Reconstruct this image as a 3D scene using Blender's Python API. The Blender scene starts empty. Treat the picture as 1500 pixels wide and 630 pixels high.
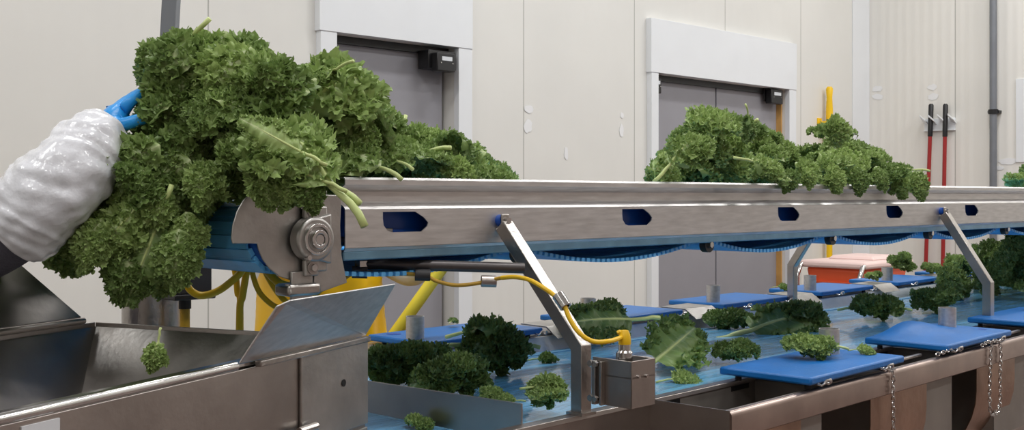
import bpy, bmesh, math, random
from mathutils import Vector, Matrix, noise
PI = math.pi
SC = bpy.context.scene
COL = SC.collection
CZ = 1.55            # eye height
FP, PX0, HY = 1650.0, 750.0, 288.0   # focal length and horizon of the photograph, in 1500 px frame

# ------------------------------------------------------------------ frames
def frame(deg):
    c, s_ = math.cos(math.radians(deg)), math.sin(math.radians(deg))
    def f(s, n, z): return Vector((s*c - n*s_, s*s_ + n*c, z))
    f.c, f.s = c, s_
    return f
C = frame(45.0)      # upper conveyor and the walls
T = frame(46.8)      # trimming table
H = frame(67.0)      # hopper
def inv(F, p): return (p.x*F.c + p.y*F.s, -p.x*F.s + p.y*F.c)
def on_n(F, px, n):  # s and depth of pixel column px on plane n
    u = (px-PX0)/FP; Y = n/(F.c - u*F.s); return Y*(u*F.c+F.s), Y
def sz(F, px, py, n):
    s, Y = on_n(F, px, n); return s, CZ-(py-HY)/FP*Y
def at(px, py, Y): return Vector(((px-PX0)/FP*Y, Y, CZ-(py-HY)/FP*Y))
def ground(px, py, z):
    return at(px, py, (CZ-z)*FP/(py-HY))

# ------------------------------------------------------------------ mesh builder
class MB:
    def __init__(self): self.v = []; self.f = []
    def add(self, vs, fs):
        o = len(self.v); self.v += [Vector(p) for p in vs]; self.f += [tuple(i+o for i in q) for q in fs]; return self
    def hexa(self, p):   # 8 points bottom 4, top 4
        return self.add(p, [(3,2,1,0),(4,5,6,7),(0,1,5,4),(1,2,6,5),(2,3,7,6),(3,0,4,7)])
    def box(self, F, s0, s1, n0, n1, z0, z1):
        return self.hexa([F(s0,n0,z0),F(s1,n0,z0),F(s1,n1,z0),F(s0,n1,z0),F(s0,n0,z1),F(s1,n0,z1),F(s1,n1,z1),F(s0,n1,z1)])
    def prism(self, pts, d):
        k = len(pts); d = Vector(d)
        vs = [Vector(p) for p in pts] + [Vector(p)+d for p in pts]
        return self.add(vs, [tuple(range(k))[::-1], tuple(range(k, 2*k))] + [(i,(i+1)%k,k+(i+1)%k,k+i) for i in range(k)])
    def sheet(self, pts, t):   # planar polygon given thickness t along its normal
        p = [Vector(q) for q in pts]; n = (p[1]-p[0]).cross(p[2]-p[0]).normalized()
        return self.prism(p, n*t)
    def tube(self, path, r, seg=12, cap=True, radii=None):
        P = [Vector(p) for p in path]; k = len(P); rings = []
        up = None
        for i in range(k):
            d = (P[min(i+1,k-1)]-P[max(i-1,0)]).normalized()
            if up is None:
                up = Vector((0,0,1)) if abs(d.z) < .9 else Vector((1,0,0))
            x = (up - d*up.dot(d)).normalized(); y = d.cross(x); up = x
            rr = radii[i] if radii else r
            rings.append([P[i]+x*math.cos(a)*rr+y*math.sin(a)*rr for a in [2*PI*j/seg for j in range(seg)]])
        vs = [q for R in rings for q in R]; fs = []
        for i in range(k-1):
            for j in range(seg):
                fs.append((i*seg+j, i*seg+(j+1)%seg, (i+1)*seg+(j+1)%seg, (i+1)*seg+j))
        if cap: fs.append(tuple(range(seg))[::-1]); fs.append(tuple((k-1)*seg+j for j in range(seg)))
        return self.add(vs, fs)
    def pipe(self, a, b, r, ri, seg=24):  # hollow tube
        a, b = Vector(a), Vector(b); d = (b-a).normalized()
        x = (Vector((0,0,1)) if abs(d.z) < .9 else Vector((1,0,0))); x = (x-d*x.dot(d)).normalized(); y = d.cross(x)
        vs = []
        for p, rr in ((a,r),(b,r),(b,ri),(a,ri)):
            vs += [p+x*math.cos(2*PI*j/seg)*rr+y*math.sin(2*PI*j/seg)*rr for j in range(seg)]
        fs = []
        for q in range(4):
            for j in range(seg):
                fs.append((q*seg+j, q*seg+(j+1)%seg, ((q+1)%4)*seg+(j+1)%seg, ((q+1)%4)*seg+j))
        return self.add(vs, fs)
    def extrude_profile(self, F, prof, s0, s1, closed=True):  # prof: (n,z)
        k = len(prof); vs = [F(s0,n,z) for n,z in prof]+[F(s1,n,z) for n,z in prof]
        m = k if closed else k-1
        fs = [(i,(i+1)%k,k+(i+1)%k,k+i) for i in range(m)]
        if closed: fs += [tuple(range(k))[::-1], tuple(range(k,2*k))]
        return self.add(vs, fs)

def center_base(vs):
    xs=[p.x for p in vs]; ys=[p.y for p in vs]; zs=[p.z for p in vs]
    return Vector(((min(xs)+max(xs))/2,(min(ys)+max(ys))/2,min(zs)))
WL = {}
def link(o): COL.objects.link(o); return o
def build(name, mb, mat, parent=None, bevel=0, smooth=35, solid=0, base=None):
    loc = WL[parent.name] if parent else (base or center_base(mb.v))
    me = bpy.data.meshes.new(name)
    me.from_pydata([p-loc for p in mb.v], [], mb.f)
    bm = bmesh.new(); bm.from_mesh(me); bmesh.ops.recalc_face_normals(bm, faces=bm.faces); bm.to_mesh(me); bm.free()
    if smooth:
        me.shade_smooth(); me.set_sharp_from_angle(angle=math.radians(smooth))
    me.materials.append(mat)
    o = link(bpy.data.objects.new(name, me))
    if parent: o.parent = parent; WL[o.name] = loc
    else: o.location = loc; WL[o.name] = loc
    if solid:
        m = o.modifiers.new('s','SOLIDIFY'); m.thickness = solid; m.offset = 0
    if bevel:
        m = o.modifiers.new('b','BEVEL'); m.width = bevel; m.segments = 2; m.limit_method = 'ANGLE'; m.angle_limit = math.radians(40)
    return o
def tag(o, label=None, cat=None, group=None, kind=None):
    if label: o['label'] = label
    if cat: o['category'] = cat
    if group: o['group'] = group
    if kind: o['kind'] = kind
    return o
def thing(name, loc, label, cat, group=None):
    o = link(bpy.data.objects.new(name, None)); o.empty_display_size = .1
    o.location = loc; WL[o.name] = Vector(loc)
    return tag(o, label, cat, group)
def struct(o): o['kind'] = 'structure'; return o

# ------------------------------------------------------------------ materials
def lin(c): return tuple(((x/255)/12.92 if x/255 <= .04045 else ((x/255+.055)/1.055)**2.4) for x in c)
def mat(name, rgb, rough=.5, metal=0, var=.0, scale=20, bump=0, bscale=60, stretch=None, spec=.5, coat=0, sss=0):
    m = bpy.data.materials.new(name); m.use_nodes = True; nt = m.node_tree; N = nt.nodes; L = nt.links
    b = N['Principled BSDF']; col = lin(rgb)
    b.inputs['Roughness'].default_value = rough; b.inputs['Metallic'].default_value = metal
    b.inputs['Specular IOR Level'].default_value = spec; b.inputs['Coat Weight'].default_value = coat
    b.inputs['Base Color'].default_value = (*col,1)
    tc = N.new('ShaderNodeTexCoord'); mp = N.new('ShaderNodeMapping'); L.new(tc.outputs['Object'], mp.inputs[0])
    if stretch: mp.inputs['Scale'].default_value = stretch[:3]; mp.inputs['Rotation'].default_value = (0,0,-math.radians(stretch[3]))
    if stretch and len(stretch) > 3: mp.vector_type = 'TEXTURE'; mp.inputs['Scale'].default_value = tuple(1/x for x in stretch[:3]); mp.inputs['Rotation'].default_value = (0,0,math.radians(stretch[3]))
    if var:
        n = N.new('ShaderNodeTexNoise'); n.inputs['Scale'].default_value = scale; n.inputs['Detail'].default_value = 5; L.new(mp.outputs[0], n.inputs['Vector'])
        r = N.new('ShaderNodeMix'); r.data_type = 'RGBA'; r.blend_type = 'MIX'
        cr = N.new('ShaderNodeMapRange'); cr.inputs[1].default_value = .3; cr.inputs[2].default_value = .7; L.new(n.outputs[0], cr.inputs[0]); L.new(cr.outputs[0], r.inputs[0])
        r.inputs[6].default_value = (*[x*(1-var) for x in col],1); r.inputs[7].default_value = (*[min(1,x*(1+var)) for x in col],1)
        L.new(r.outputs[2], b.inputs['Base Color'])
        rr = N.new('ShaderNodeMapRange'); rr.inputs[3].default_value = max(.03,rough*(1-var)); rr.inputs[4].default_value = min(1,rough*(1+var)); L.new(n.outputs[0], rr.inputs[0]); L.new(rr.outputs[0], b.inputs['Roughness'])
    if bump:
        n2 = N.new('ShaderNodeTexNoise'); n2.inputs['Scale'].default_value = bscale; n2.inputs['Detail'].default_value = 4; L.new(mp.outputs[0], n2.inputs['Vector'])
        bp = N.new('ShaderNodeBump'); bp.inputs['Strength'].default_value = bump; bp.inputs['Distance'].default_value = .01; L.new(n2.outputs[0], bp.inputs['Height']); L.new(bp.outputs[0], b.inputs['Normal'])
    return m

def seam_mat(name, rgb, deg, start, pitch, rib, ribamp):
    m = mat(name, rgb, .55, 0, .03, 1.5); nt = m.node_tree; N = nt.nodes; L = nt.links; b = N['Principled BSDF']
    geo = N.new('ShaderNodeNewGeometry'); dp = N.new('ShaderNodeVectorMath'); dp.operation = 'DOT_PRODUCT'
    dp.inputs[1].default_value = (math.cos(math.radians(deg)), math.sin(math.radians(deg)), 0); L.new(geo.outputs['Position'], dp.inputs[0])
    def M(op, a, c=None):
        n = N.new('ShaderNodeMath'); n.operation = op
        for i, q in enumerate((a, c)):
            if q is None: continue
            if isinstance(q, (int, float)): n.inputs[i].default_value = q
            else: L.new(q, n.inputs[i])
        return n.outputs[0]
    s = M('SUBTRACT', dp.outputs['Value'], start)
    d = M('ABSOLUTE', M('SUBTRACT', M('PINGPONG', s, pitch/2), 0))
    seam = M('LESS_THAN', d, .004)
    old = b.inputs['Base Color'].links[0].from_socket
    mx = N.new('ShaderNodeMix'); mx.data_type = 'RGBA'; L.new(M('MULTIPLY', seam, .55), mx.inputs[0]); L.new(old, mx.inputs[6]); mx.inputs[7].default_value = (*lin((120,118,110)),1)
    L.new(mx.outputs[2], b.inputs['Base Color'])
    h = M('ADD', M('MULTIPLY', M('SINE', M('MULTIPLY', s, 2*PI/rib)), ribamp), M('MULTIPLY', seam, -.004))
    bp = N.new('ShaderNodeBump'); bp.inputs['Distance'].default_value = 1.0; bp.inputs['Strength'].default_value = 1; L.new(h, bp.inputs['Height']); L.new(bp.outputs[0], b.inputs['Normal'])
    return m

M_ = {}
M_['wall'] = seam_mat('insulated_panel', (226,225,220), 45, 5.36-1.17*6, 1.17, .10, .0003)
M_['wall2'] = seam_mat('ribbed_panel', (232,230,224), 135, 0, 1.10, .085, .0012)
M_['white'] = mat('white_trim', (232,235,238), .45, 0, .02, 3)
M_['door'] = mat('grey_door', (150,149,155), .55, 0, .04, 3, .05, 200)
M_['black'] = mat('black_plastic', (22,22,24), .4)
M_['rubber'] = mat('dark_rubber', (44,42,44), .6, 0, .2, 30)
M_['floor'] = mat('red_brown_floor', (112,92,86), .35, 0, .25, 3, .1, 30)
M_['ceil'] = mat('ceiling_panel', (225,225,222), .7)
M_['steel'] = mat('brushed_steel', (176,171,166), .30, 1, .16, 9, .12, 90)
M_['rail'] = mat('satin_steel', (206,204,202), .45, 1, .12, 14, .03, 60, (1,8,8,45))
M_['dull'] = mat('dull_steel', (178,175,171), .42, 1, .15, 14, .08, 80)
M_['dark'] = mat('wet_dark_steel', (172,165,160), .36, 1, .16, 6, .05, 60)
M_['bright'] = mat('polished_steel', (200,198,196), .18, 1, .08, 20)
M_['liner'] = mat('chute_liner_steel', (140,134,128), .5, .55, .15, 8)
M_['far'] = mat('glare_toned_steel', (240,240,240), .4, .4, .08, 12)  # lamp glare on the far rail, put into a pale half-metal colour
M_['brown'] = mat('brown_reflection_steel', (166,138,120), .36, 1, .25, 7, .1, 40)  # brown reflections on the chute faces, put into the base colour
M_['board'] = mat('blue_board', (10,102,176), .42, 0, .10, 12, .12, 120)
M_['belt'] = mat('wet_blue_belt', (112,180,222), .2, 0, .28, 5, .55, 16, (1,7,1,46.8), coat=.4)
M_['link'] = mat('blue_link_belt', (104,186,240), .38, 0, .15, 12)
M_['strip'] = mat('pale_blue_strip', (112,152,176), .35, .35, .15, 20)
M_['deepblue'] = mat('deep_blue_plastic', (10,72,160), .35)
M_['yellow'] = mat('yellow_cable', (226,182,18), .4)
M_['yellowdull'] = mat('grimy_yellow_cable', (176,138,34), .45, 0, .2, 30)
M_['apron'] = mat('yellow_vinyl', (244,192,8), .32, 0, .06, 5)
M_['ytool'] = mat('yellow_tool', (246,200,12), .4)
M_['red'] = mat('red_handle', (160,40,40), .4)
M_['orange'] = mat('orange_tub', (226,92,48), .45, 0, .05, 5)
M_['pink'] = mat('pale_pink_lid', (240,212,206), .5)
M_['galv'] = mat('grey_conduit', (126,130,136), .45, .4, .08, 6)
M_['plaster'] = mat('filler', (236,237,238), .5)
M_['plastic'] = mat('clear_sleeve', (226,228,234), .22, 0, .05, 8, .35, 35, coat=.3)
M_['cloth'] = mat('dark_grey_cloth', (84,84,96), .75, 0, .1, 40, .3, 120)
M_['whitecloth'] = mat('white_coat', (222,222,220), .7, 0, .05, 10, .2, 60)
M_['skin'] = mat('skin', (198,150,124), .5)
M_['hair'] = mat('dark_hair', (44,32,26), .6)
M_['glove'] = mat('blue_nitrile', (36,150,228), .35, 0, .05, 20, .2, 50)
M_['label'] = mat('white_label', (214,218,222), .4)
M_['rust'] = mat('wood_jamb', (196,150,84), .6, 0, .2, 6)

# kale: leaf colour comes from the leaf's own tissue (rib, blade, frill), stored as an attribute, plus a random tone per leaf
def kale_mat(name, dark, lightc, rib):
    m = bpy.data.materials.new(name); m.use_nodes = True; nt = m.node_tree; N = nt.nodes; L = nt.links; b = N['Principled BSDF']
    a = N.new('ShaderNodeAttribute'); a.attribute_name = 'tissue'
    oi = N.new('ShaderNodeObjectInfo')
    tc = N.new('ShaderNodeTexCoord'); n = N.new('ShaderNodeTexNoise'); n.inputs['Scale'].default_value = 26; n.inputs['Detail'].default_value = 4; L.new(tc.outputs['Object'], n.inputs['Vector'])
    ad = N.new('ShaderNodeMath'); ad.operation = 'MULTIPLY_ADD'; L.new(oi.outputs['Random'], ad.inputs[0]); ad.inputs[1].default_value = .75; L.new(n.outputs[0], ad.inputs[2])  # leaf-to-leaf tone, range widened to stand for highlights and shadows
    mr = N.new('ShaderNodeMapRange'); mr.inputs[1].default_value = .4; mr.inputs[2].default_value = 1.25; L.new(ad.outputs[0], mr.inputs[0])
    mx = N.new('ShaderNodeMix'); mx.data_type = 'RGBA'; L.new(mr.outputs[0], mx.inputs[0]); mx.inputs[6].default_value = (*lin(dark),1); mx.inputs[7].default_value = (*lin(lightc),1)
    m2 = N.new('ShaderNodeMix'); m2.data_type = 'RGBA'; L.new(a.outputs['Fac'], m2.inputs[0]); L.new(mx.outputs[2], m2.inputs[6]); m2.inputs[7].default_value = (*lin(rib),1)
    g = N.new('ShaderNodeNewGeometry'); m3 = N.new('ShaderNodeMix'); m3.data_type = 'RGBA'
    bf = N.new('ShaderNodeMath'); bf.operation = 'MULTIPLY'; L.new(g.outputs['Backfacing'], bf.inputs[0]); bf.inputs[1].default_value = .22
    L.new(bf.outputs[0], m3.inputs[0]); L.new(m2.outputs[2], m3.inputs[6]); m3.inputs[7].default_value = (*lin((150,172,118)),1)
    L.new(m3.outputs[2], b.inputs['Base Color']); b.inputs['Roughness'].default_value = .42
    tr = N.new('ShaderNodeBsdfTranslucent'); L.new(m3.outputs[2], tr.inputs['Color'])
    ms = N.new('ShaderNodeMixShader'); ms.inputs[0].default_value = .22; L.new(b.outputs[0], ms.inputs[1]); L.new(tr.outputs[0], ms.inputs[2])
    L.new(ms.outputs[0], N['Material Output'].inputs['Surface'])
    return m
M_['kale'] = kale_mat('kale_leaf', (106,134,70), (166,190,116), (200,212,160))
M_['kaledark'] = kale_mat('dark_kale_leaf', (82,108,56), (132,160,88), (186,202,152))
M_['stem'] = mat('kale_stem', (190,204,134), .45, 0, .1, 30)

# ------------------------------------------------------------------ room shell
WN, WS = 5.25, 10.11
SN, NN = -4.0, -4.0
RH = 5.2
def room():
    f = MB().box(C, SN, WS+.2, NN, WN+.2, -.1, 0); struct(build('floor', f, M_['floor'], smooth=0))
    c = MB().box(C, SN, WS+.2, NN, WN+.2, RH, RH+.1); struct(build('ceiling', c, M_['ceil'], smooth=0))
    w = MB()
    D = [(3.806,4.736),(6.764,8.61)]; zt = 2.48
    xs = [SN]+[x for d in D for x in d]+[WS+.2]
    for i in range(0, len(xs), 2): w.box(C, xs[i], xs[i+1], WN, WN+.2, 0, RH)
    for a, b_ in D: w.box(C, a, b_, WN, WN+.2, zt, RH)
    wb = struct(build('wall_back', w, M_['wall'], smooth=0, base=C(3,WN,0)))
    wr = struct(build('wall_right', MB().box(C, WS, WS+.2, NN, WN, 0, RH), M_['wall2'], smooth=0))
    struct(build('wall_left', MB().box(C, SN-.2, SN, NN, WN+.2, 0, RH), M_['wall'], smooth=0))
    struct(build('wall_front', MB().box(C, SN, WS+.2, NN-.2, NN, 0, RH), mat('dark_back_wall', (168,156,150), .7), smooth=0))  # unseen wall, toned to darken reflections in the steel facing it
    # door surrounds
    for k, (a, b_) in enumerate(D):
        t = MB(); fw = [(.112,.115),(.085,.11)][k]
        t.box(C, a-fw[0]+.0, a, WN-.045, WN, 0, zt)
        t.box(C, b_, b_+fw[1], WN-.045, WN, 0, zt)
        t.box(C, a-fw[0]-.01, b_+fw[1]+.0, WN-.05, WN, zt, 2.885)
        struct(build('trim_%d' % (k+1), t, M_['white'], bevel=.002, smooth=0))
        d = thing('door_%d' % (k+1), C((a+b_)/2, WN+.1, 0), None, None); d['kind'] = 'structure'
        mid = a+(b_-a)*.5
        if k == 0:
            build('door_leaf', MB().box(C, a+.012, b_-.03, WN+.08, WN+.13, .01, zt-.04), M_['door'], d, bevel=.002)
        else:
            build('door_leaf', MB().box(C, a+.01, mid-.009, WN+.08, WN+.13, .01, zt-.03), M_['door'], d, bevel=.002)
            build('door_leaf', MB().box(C, mid+.009, b_-.012, WN+.08, WN+.13, .01, zt-.03), M_['door'], d, bevel=.002)
            build('door_jamb', MB().box(C, b_-.014, b_, WN+.03, WN+.08, 0, zt), M_['rust'], d)
        build('dark_gap', MB().box(C, a, b_, WN+.14, WN+.2, 0, zt), M_['black'], d, smooth=0)
        build('top_track', MB().box(C, a, b_, WN+.05, WN+.10, zt-.045, zt), M_['black'], d, smooth=0)
    # corner flashing
    struct(build('trim_3', MB().box(C, 9.79, WS, WN-.012, WN, 0, RH), M_['white'], bevel=.003, smooth=0))
    for i, (a, b_, n0, n1) in enumerate(((SN, 3.58, 0, 0), (4.87, 6.66, 0, 0), (8.76, 9.78, 0, 0))):
        struct(build('baseboard_back', MB().box(C, a, b_, WN-.03, WN, 0, .2), M_['galv'], bevel=.004, smooth=0))
    # filler smears on the wall
    rnd = random.Random(4)
    def smear(F_, a, z, w_, h_, name, parent, plane):
        k = 14; pts = []
        for j in range(k):
            an = 2*PI*j/k; r = .8+.35*rnd.random()
            q = (a+math.cos(an)*w_*r, z+math.sin(an)*h_*r)
            pts.append(C(q[0], WN-.002, q[1]) if plane == 'b' else C(WS-.002, q[0], q[1]))
        o = build('filler_patch', MB().prism(pts, C(0,-.0015,0)*1 if plane == 'b' else C(-.0015,0,0)), M_['plaster'], parent, smooth=0)
    for px, py, w_, h_ in ((775,160,.045,.03),(773,185,.04,.045),(911,169,.02,.02),(910,191,.025,.05),(829,225,.02,.05)):
        s, z = sz(C, px, py, WN); smear(C, s, z, w_, h_, '', wb, 'b')
    for px, py, w_, h_ in ((1285,130,.05,.03),(1286,142,.06,.03),(1366,128,.05,.03),(1367,142,.05,.035),(1478,236,.09,.03),(1462,246,.05,.02)):
        u = (px-PX0)/FP; n = WS*(1-u)/(1+u); Y = (WS+n)/math.sqrt(2); smear(C, n, CZ-(py-HY)/FP*Y, w_, h_, '', wr, 'r')
room()
def wr_pt(px, py, off=0):   # point on the right wall
    s = WS-off; u = (px-PX0)/FP; n = s*(1-u)/(1+u); Y = (s+n)/math.sqrt(2); return s, n, CZ-(py-HY)/FP*Y

# door closers / sensors
def door_box(px0, px1, py0, py1, label, arm):
    nf = WN-.11 if arm else WN-.02
    s0, z1 = sz(C, px0, py0, nf); s1, z0 = sz(C, px1, py1, nf)
    t = thing('door_sensor', C((s0+s1)/2, nf, z0), label, 'door sensor')
    h_ = build('housing', MB().box(C, s0, s1, nf, nf+.06, z0, z1), M_['black'], t, bevel=.006)
    build('mounting_plate', MB().box(C, s0-.02, s1+.06 if arm else s1+.02, nf+.06, WN+.05, z0+.02, z1+.02), M_['black'], t, bevel=.003)
    w = s1-s0; h = z1-z0
    build('display_window', MB().box(C, s0+.25*w, s1-.18*w, nf-.002, nf, z0+.58*h, z0+.8*h), M_['label'], h_, smooth=0)
    for q in (.2,.85): build('screw', MB().tube([C(s0+w*q,nf+.001,z0+.45*h), C(s0+w*q,nf-.003,z0+.45*h)], .004, 8), M_['bright'], h_)
door_box(641, 667, 76, 106, 'small black box sensor at the upper right corner of the single grey door', True)
door_box(958, 969, 113, 137, 'small black box sensor at the upper left corner of the double grey door', False)
door_box(1130, 1147, 130, 153, 'small black box sensor at the upper right corner of the double grey door', False)

# conduit on right wall
s, n, z = wr_pt(1455, 100, .06)
t = thing('wall_conduit', C(s, n, 0), 'tall grey vertical pipe running up the ribbed wall at right', 'pipe')
build('pipe', MB().tube([C(s,n,0), C(s,n,RH)], .031, 16), M_['galv'], t)
z = CZ-(163-HY)/FP*9.9
build('clamp', MB().tube([C(s,n,z-.02), C(s,n,z+.02)], .042, 16).box(C, s, WS, n-.05, n+.05, z-.012, z+.012), M_['black'], t)
s, n, z = wr_pt(1492, 130, .0)
tag(build('wall_plate', MB().box(C, WS-.012, WS, n-.75, n+.02, 1.85, 2.58), M_['white'], bevel=.003), 'pale rectangular plate fixed to the ribbed wall beside the grey pipe', 'wall panel')

# tool rack with two red handles
def rack():
    s, n0, z0 = wr_pt(1355, 192, 0); _, n1, _ = wr_pt(1400, 192, 0); zc = z0
    t = thing('tool_rack', C(WS, (n0+n1)/2, z0), 'white wall rack with four angled hooks holding two red handled tools', 'tool rack')
    build('back_plate', MB().box(C, WS-.012, WS, n1, n0, zc, zc+.11), M_['white'], t, bevel=.003)
    build('ledge', MB().box(C, WS-.03, WS, n1, n0, zc-.006, zc+.006), M_['white'], t, bevel=.002)
    for q in (-.05,.22,.52,.86):
        nn = n0+(n1-n0)*q
        build('hook', MB().hexa([C(WS-.012,nn,zc+.08),C(WS-.012,nn-.055,zc+.05),C(WS-.085,nn-.055,zc+.085),C(WS-.085,nn,zc+.13),
                                C(WS-.012,nn,zc+.10),C(WS-.012,nn-.055,zc+.07),C(WS-.085,nn-.055,zc+.10),C(WS-.085,nn,zc+.15)]), M_['white'], t, bevel=.003)
    return zc
rack()
def red_tool(px_t, py_t, px_b, label, kind):
    s, n, z = wr_pt(px_t, py_t, .055)
    _, nb, _ = wr_pt(px_b, 270, .055)
    zb = .62; zz = 1.6
    slope = (nb-n)/(z-1.66); nbot = n+slope*(z-zb)
    t = thing('long_handled_tool', C(s, nbot, zb-.1), label, 'squeegee', )
    a = C(s,n,z); b_ = C(s,nbot,zb)
    g = a+(b_-a)*(.30/(a-b_).length)
    build('handle', MB().tube([g, b_], .018, 12), M_['red'], t)
    build('grip', MB().tube([a+(a-b_).normalized()*0, a+(g-a)*.05, g], .02, 12, radii=[.014,.023,.022]), M_['black'], t)
    build('blade_holder', MB().box(C, s-.02, s+.02, nbot-.22, nbot+.22, zb-.05, zb+.01), M_['red'], t, bevel=.004)
    build('rubber_blade', MB().box(C, s-.005, s+.005, nbot-.22, nbot+.22, zb-.1, zb-.045), M_['black'], t)
red_tool(1364, 152, 1360, 'red handled squeegee with black grip, on the rack side nearer the double door', '')
red_tool(1385, 152, 1383, 'red handled squeegee with black grip, on the rack side nearer the grey pipe', '')

# yellow tool on the back wall
s, z = sz(C, 1215, 127, WN-.06)
t = thing('yellow_broom', C(s, WN-.06, .6), 'bright yellow long handled tool hanging on the wall beside the double door', 'broom')
nt_ = WN-.06
build('handle', MB().tube([C(s,nt_,z),C(s,nt_,z-.02),C(s,nt_,z-.1),C(s,nt_,z-.22),C(s,nt_,.8)], .02, 14, radii=[.02,.032,.026,.032,.026]), M_['ytool'], t)
build('broom_head', MB().box(C, s-.2, s+.2, nt_-.03, nt_+.03, .72, .8), M_['ytool'], t, bevel=.006)
rb = random.Random(1); mb = MB()
for i in range(60):
    a = s-.19+.38*rb.random(); b_ = nt_+(rb.random()-.5)*.05; mb.tube([C(a,b_,.72), C(a+.02*(rb.random()-.5),b_,.6)], .003, 4)
build('bristles', mb, M_['ytool'], t)
sb, zb = sz(C, 1199, 186, WN)
t = thing('yellow_bracket', C(sb, WN, zb), 'small yellow wall bracket that the yellow long handled tool hangs from', 'bracket')
build('arm', MB().box(C, sb-.01, s+.0, WN-.11, WN-.09, zb+.02, zb+.06).box(C, sb-.012, sb+.012, WN-.11, WN, zb-.03, zb+.05), M_['ytool'], t, bevel=.003)
build('wall_mount', MB().box(C, sb-.03, sb+.04, WN-.012, WN, zb-.06, zb+.08), M_['ytool'], t, bevel=.003)

# orange tub on its cart
def tub():
    a = at(1222, 390, 8.6); s0, n0 = inv(C, a)
    t = thing('orange_tub', C(s0+.35, n0, 0), 'orange plastic tub with pale pink lid on a chrome cart by the far wall', 'tub')
    zt = CZ-(386-HY)/FP*8.6; zb = zt-.36
    def ring(z, k): return [C(s0-k,n0-.25-k,z),C(s0+.72+k,n0-.25-k,z),C(s0+.72+k,n0+.25+k,z),C(s0-k,n0+.25+k,z)]
    tb_ = build('tub_body', MB().hexa(ring(zb,-.05)+ring(zt-.03,.0)), M_['orange'], t, bevel=.03)
    build('tub_rib', MB().hexa(ring(zt-.16,-.004)+ring(zt-.14,.004)), M_['orange'], tb_, bevel=.006)
    build('lid', MB().hexa(ring(zt-.035,.035)+ring(zt+.02,.03)), M_['pink'], t, bevel=.02)
    build('lid_ridge', MB().hexa([C(s0+.25,n0-.2,zt+.02),C(s0+.7,n0-.2,zt+.02),C(s0+.7,n0+.2,zt+.02),C(s0+.25,n0+.2,zt+.02)]+[C(s0+.28,n0-.17,zt+.05),C(s0+.67,n0-.17,zt+.05),C(s0+.67,n0+.17,zt+.05),C(s0+.28,n0+.17,zt+.05)]), M_['pink'], t, bevel=.012)
    pts = []
    hp = [(.02,-.26,zt-.0),(-.05,-.26,zt-.02),(-.1,-.26,zt-.1),(-.1,-.26,.4),(-.1,-.26,.12)]
    for nn in (-.26,.26):
        build('cart_handle', MB().tube([C(s0+x,n0+nn,z) for x,_,z in hp], .018, 12), M_['bright'], t)
    build('cart_shelf', MB().box(C, s0-.1, s0+.75, n0-.28, n0+.28, zb-.04, zb-.005), M_['bright'], t, bevel=.004)
    for x in (-.08,.73):
        for nn in (-.25,.25):
            build('cart_leg', MB().tube([C(s0+x,n0+nn,.1),C(s0+x,n0+nn,zb)], .014, 10), M_['bright'], t)
            build('caster', MB().tube([C(s0+x,n0+nn-.015,.05),C(s0+x,n0+nn+.015,.05)], .05, 16), M_['black'], t)
tub()

# ------------------------------------------------------------------ upper conveyor
CN, CW = 1.787, .55
CF = CN+CW
S0, S1 = 1.325, 7.6
conv = thing('belt_conveyor', C(4.0, CN+CW/2, 1.06), 'long raised stainless steel conveyor with blue belt carrying kale above the trimming table', 'conveyor')
def rail_part(n0, sg):
    prof = [(.035,1.580),(.030,1.587),(.004,1.587),(0,1.583),(0,1.574),(.024,1.561),(.024,1.539),(.012,1.5325),(.004,1.529),(.0,1.524)]
    mb = MB(); mb.extrude_profile(C, [(n0+sg*a, z) for a, z in prof], S0-.0, S1, False)
    low = [(.0,1.449),(.004,1.443),(.03,1.443)]
    mb.extrude_profile(C, [(n0+sg*a, z) for a, z in low], S0, S1, False)
    # lower face with slots
    bm = bmesh.new(); edges = []
    def loop(pts):
        vs = [bm.verts.new(C(a, n0, z)) for a, z in pts]
        for i in range(len(vs)): edges.append(bm.edges.new((vs[i], vs[(i+1)%len(vs)])))
    loop([(S0,1.449),(S1,1.449),(S1,1.524),(S0,1.524)])
    slots = [594,933,1155,1310,1423]
    ss = [on_n(C, p, CN)[0] for p in slots]; d = ss[-1]-ss[-2]; ss += [ss[-1]+d*.95, ss[-1]+d*1.9, ss[-1]+2.9*d]
    for sc in ss:
        w = .060; x0 = sc-w; x1 = sc+w
        pts = [(x0,1.519),(x0+.085,1.519),(x0+.108,1.507),(x1,1.496),(x1-.003,1.488),(x1-.018,1.4775),(x0+.025,1.4775),(x0+.012,1.481),(x0+.002,1.492),(x0,1.505)]
        if sc+w < S1: loop(pts)
    bmesh.ops.triangle_fill(bm, use_beauty=True, use_dissolve=False, edges=edges)
    bm.verts.ensure_lookup_table(); bm.verts.index_update()
    mb.add([v.co.copy() for v in bm.verts], [tuple(v.index for v in f.verts) for f in bm.faces]); bm.free()
    o = build('side_rail', mb, M_['rail'], conv, solid=.003, smooth=0)
    return o
rail_part(CN, 1); rail_part(CF, -1)
for n0 in (CN+.004, CF-.024):
    build('wear_strip', MB().box(C, S0, S1, n0, n0+.02, 1.424, 1.443), M_['strip'], conv, bevel=.003)
for n0 in (CN+.0385, CF-.0445):
    build('belt_guard', MB().box(C, S0-.02, S1, n0, n0+.006, 1.47, 1.535), M_['deepblue'], conv)
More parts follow.
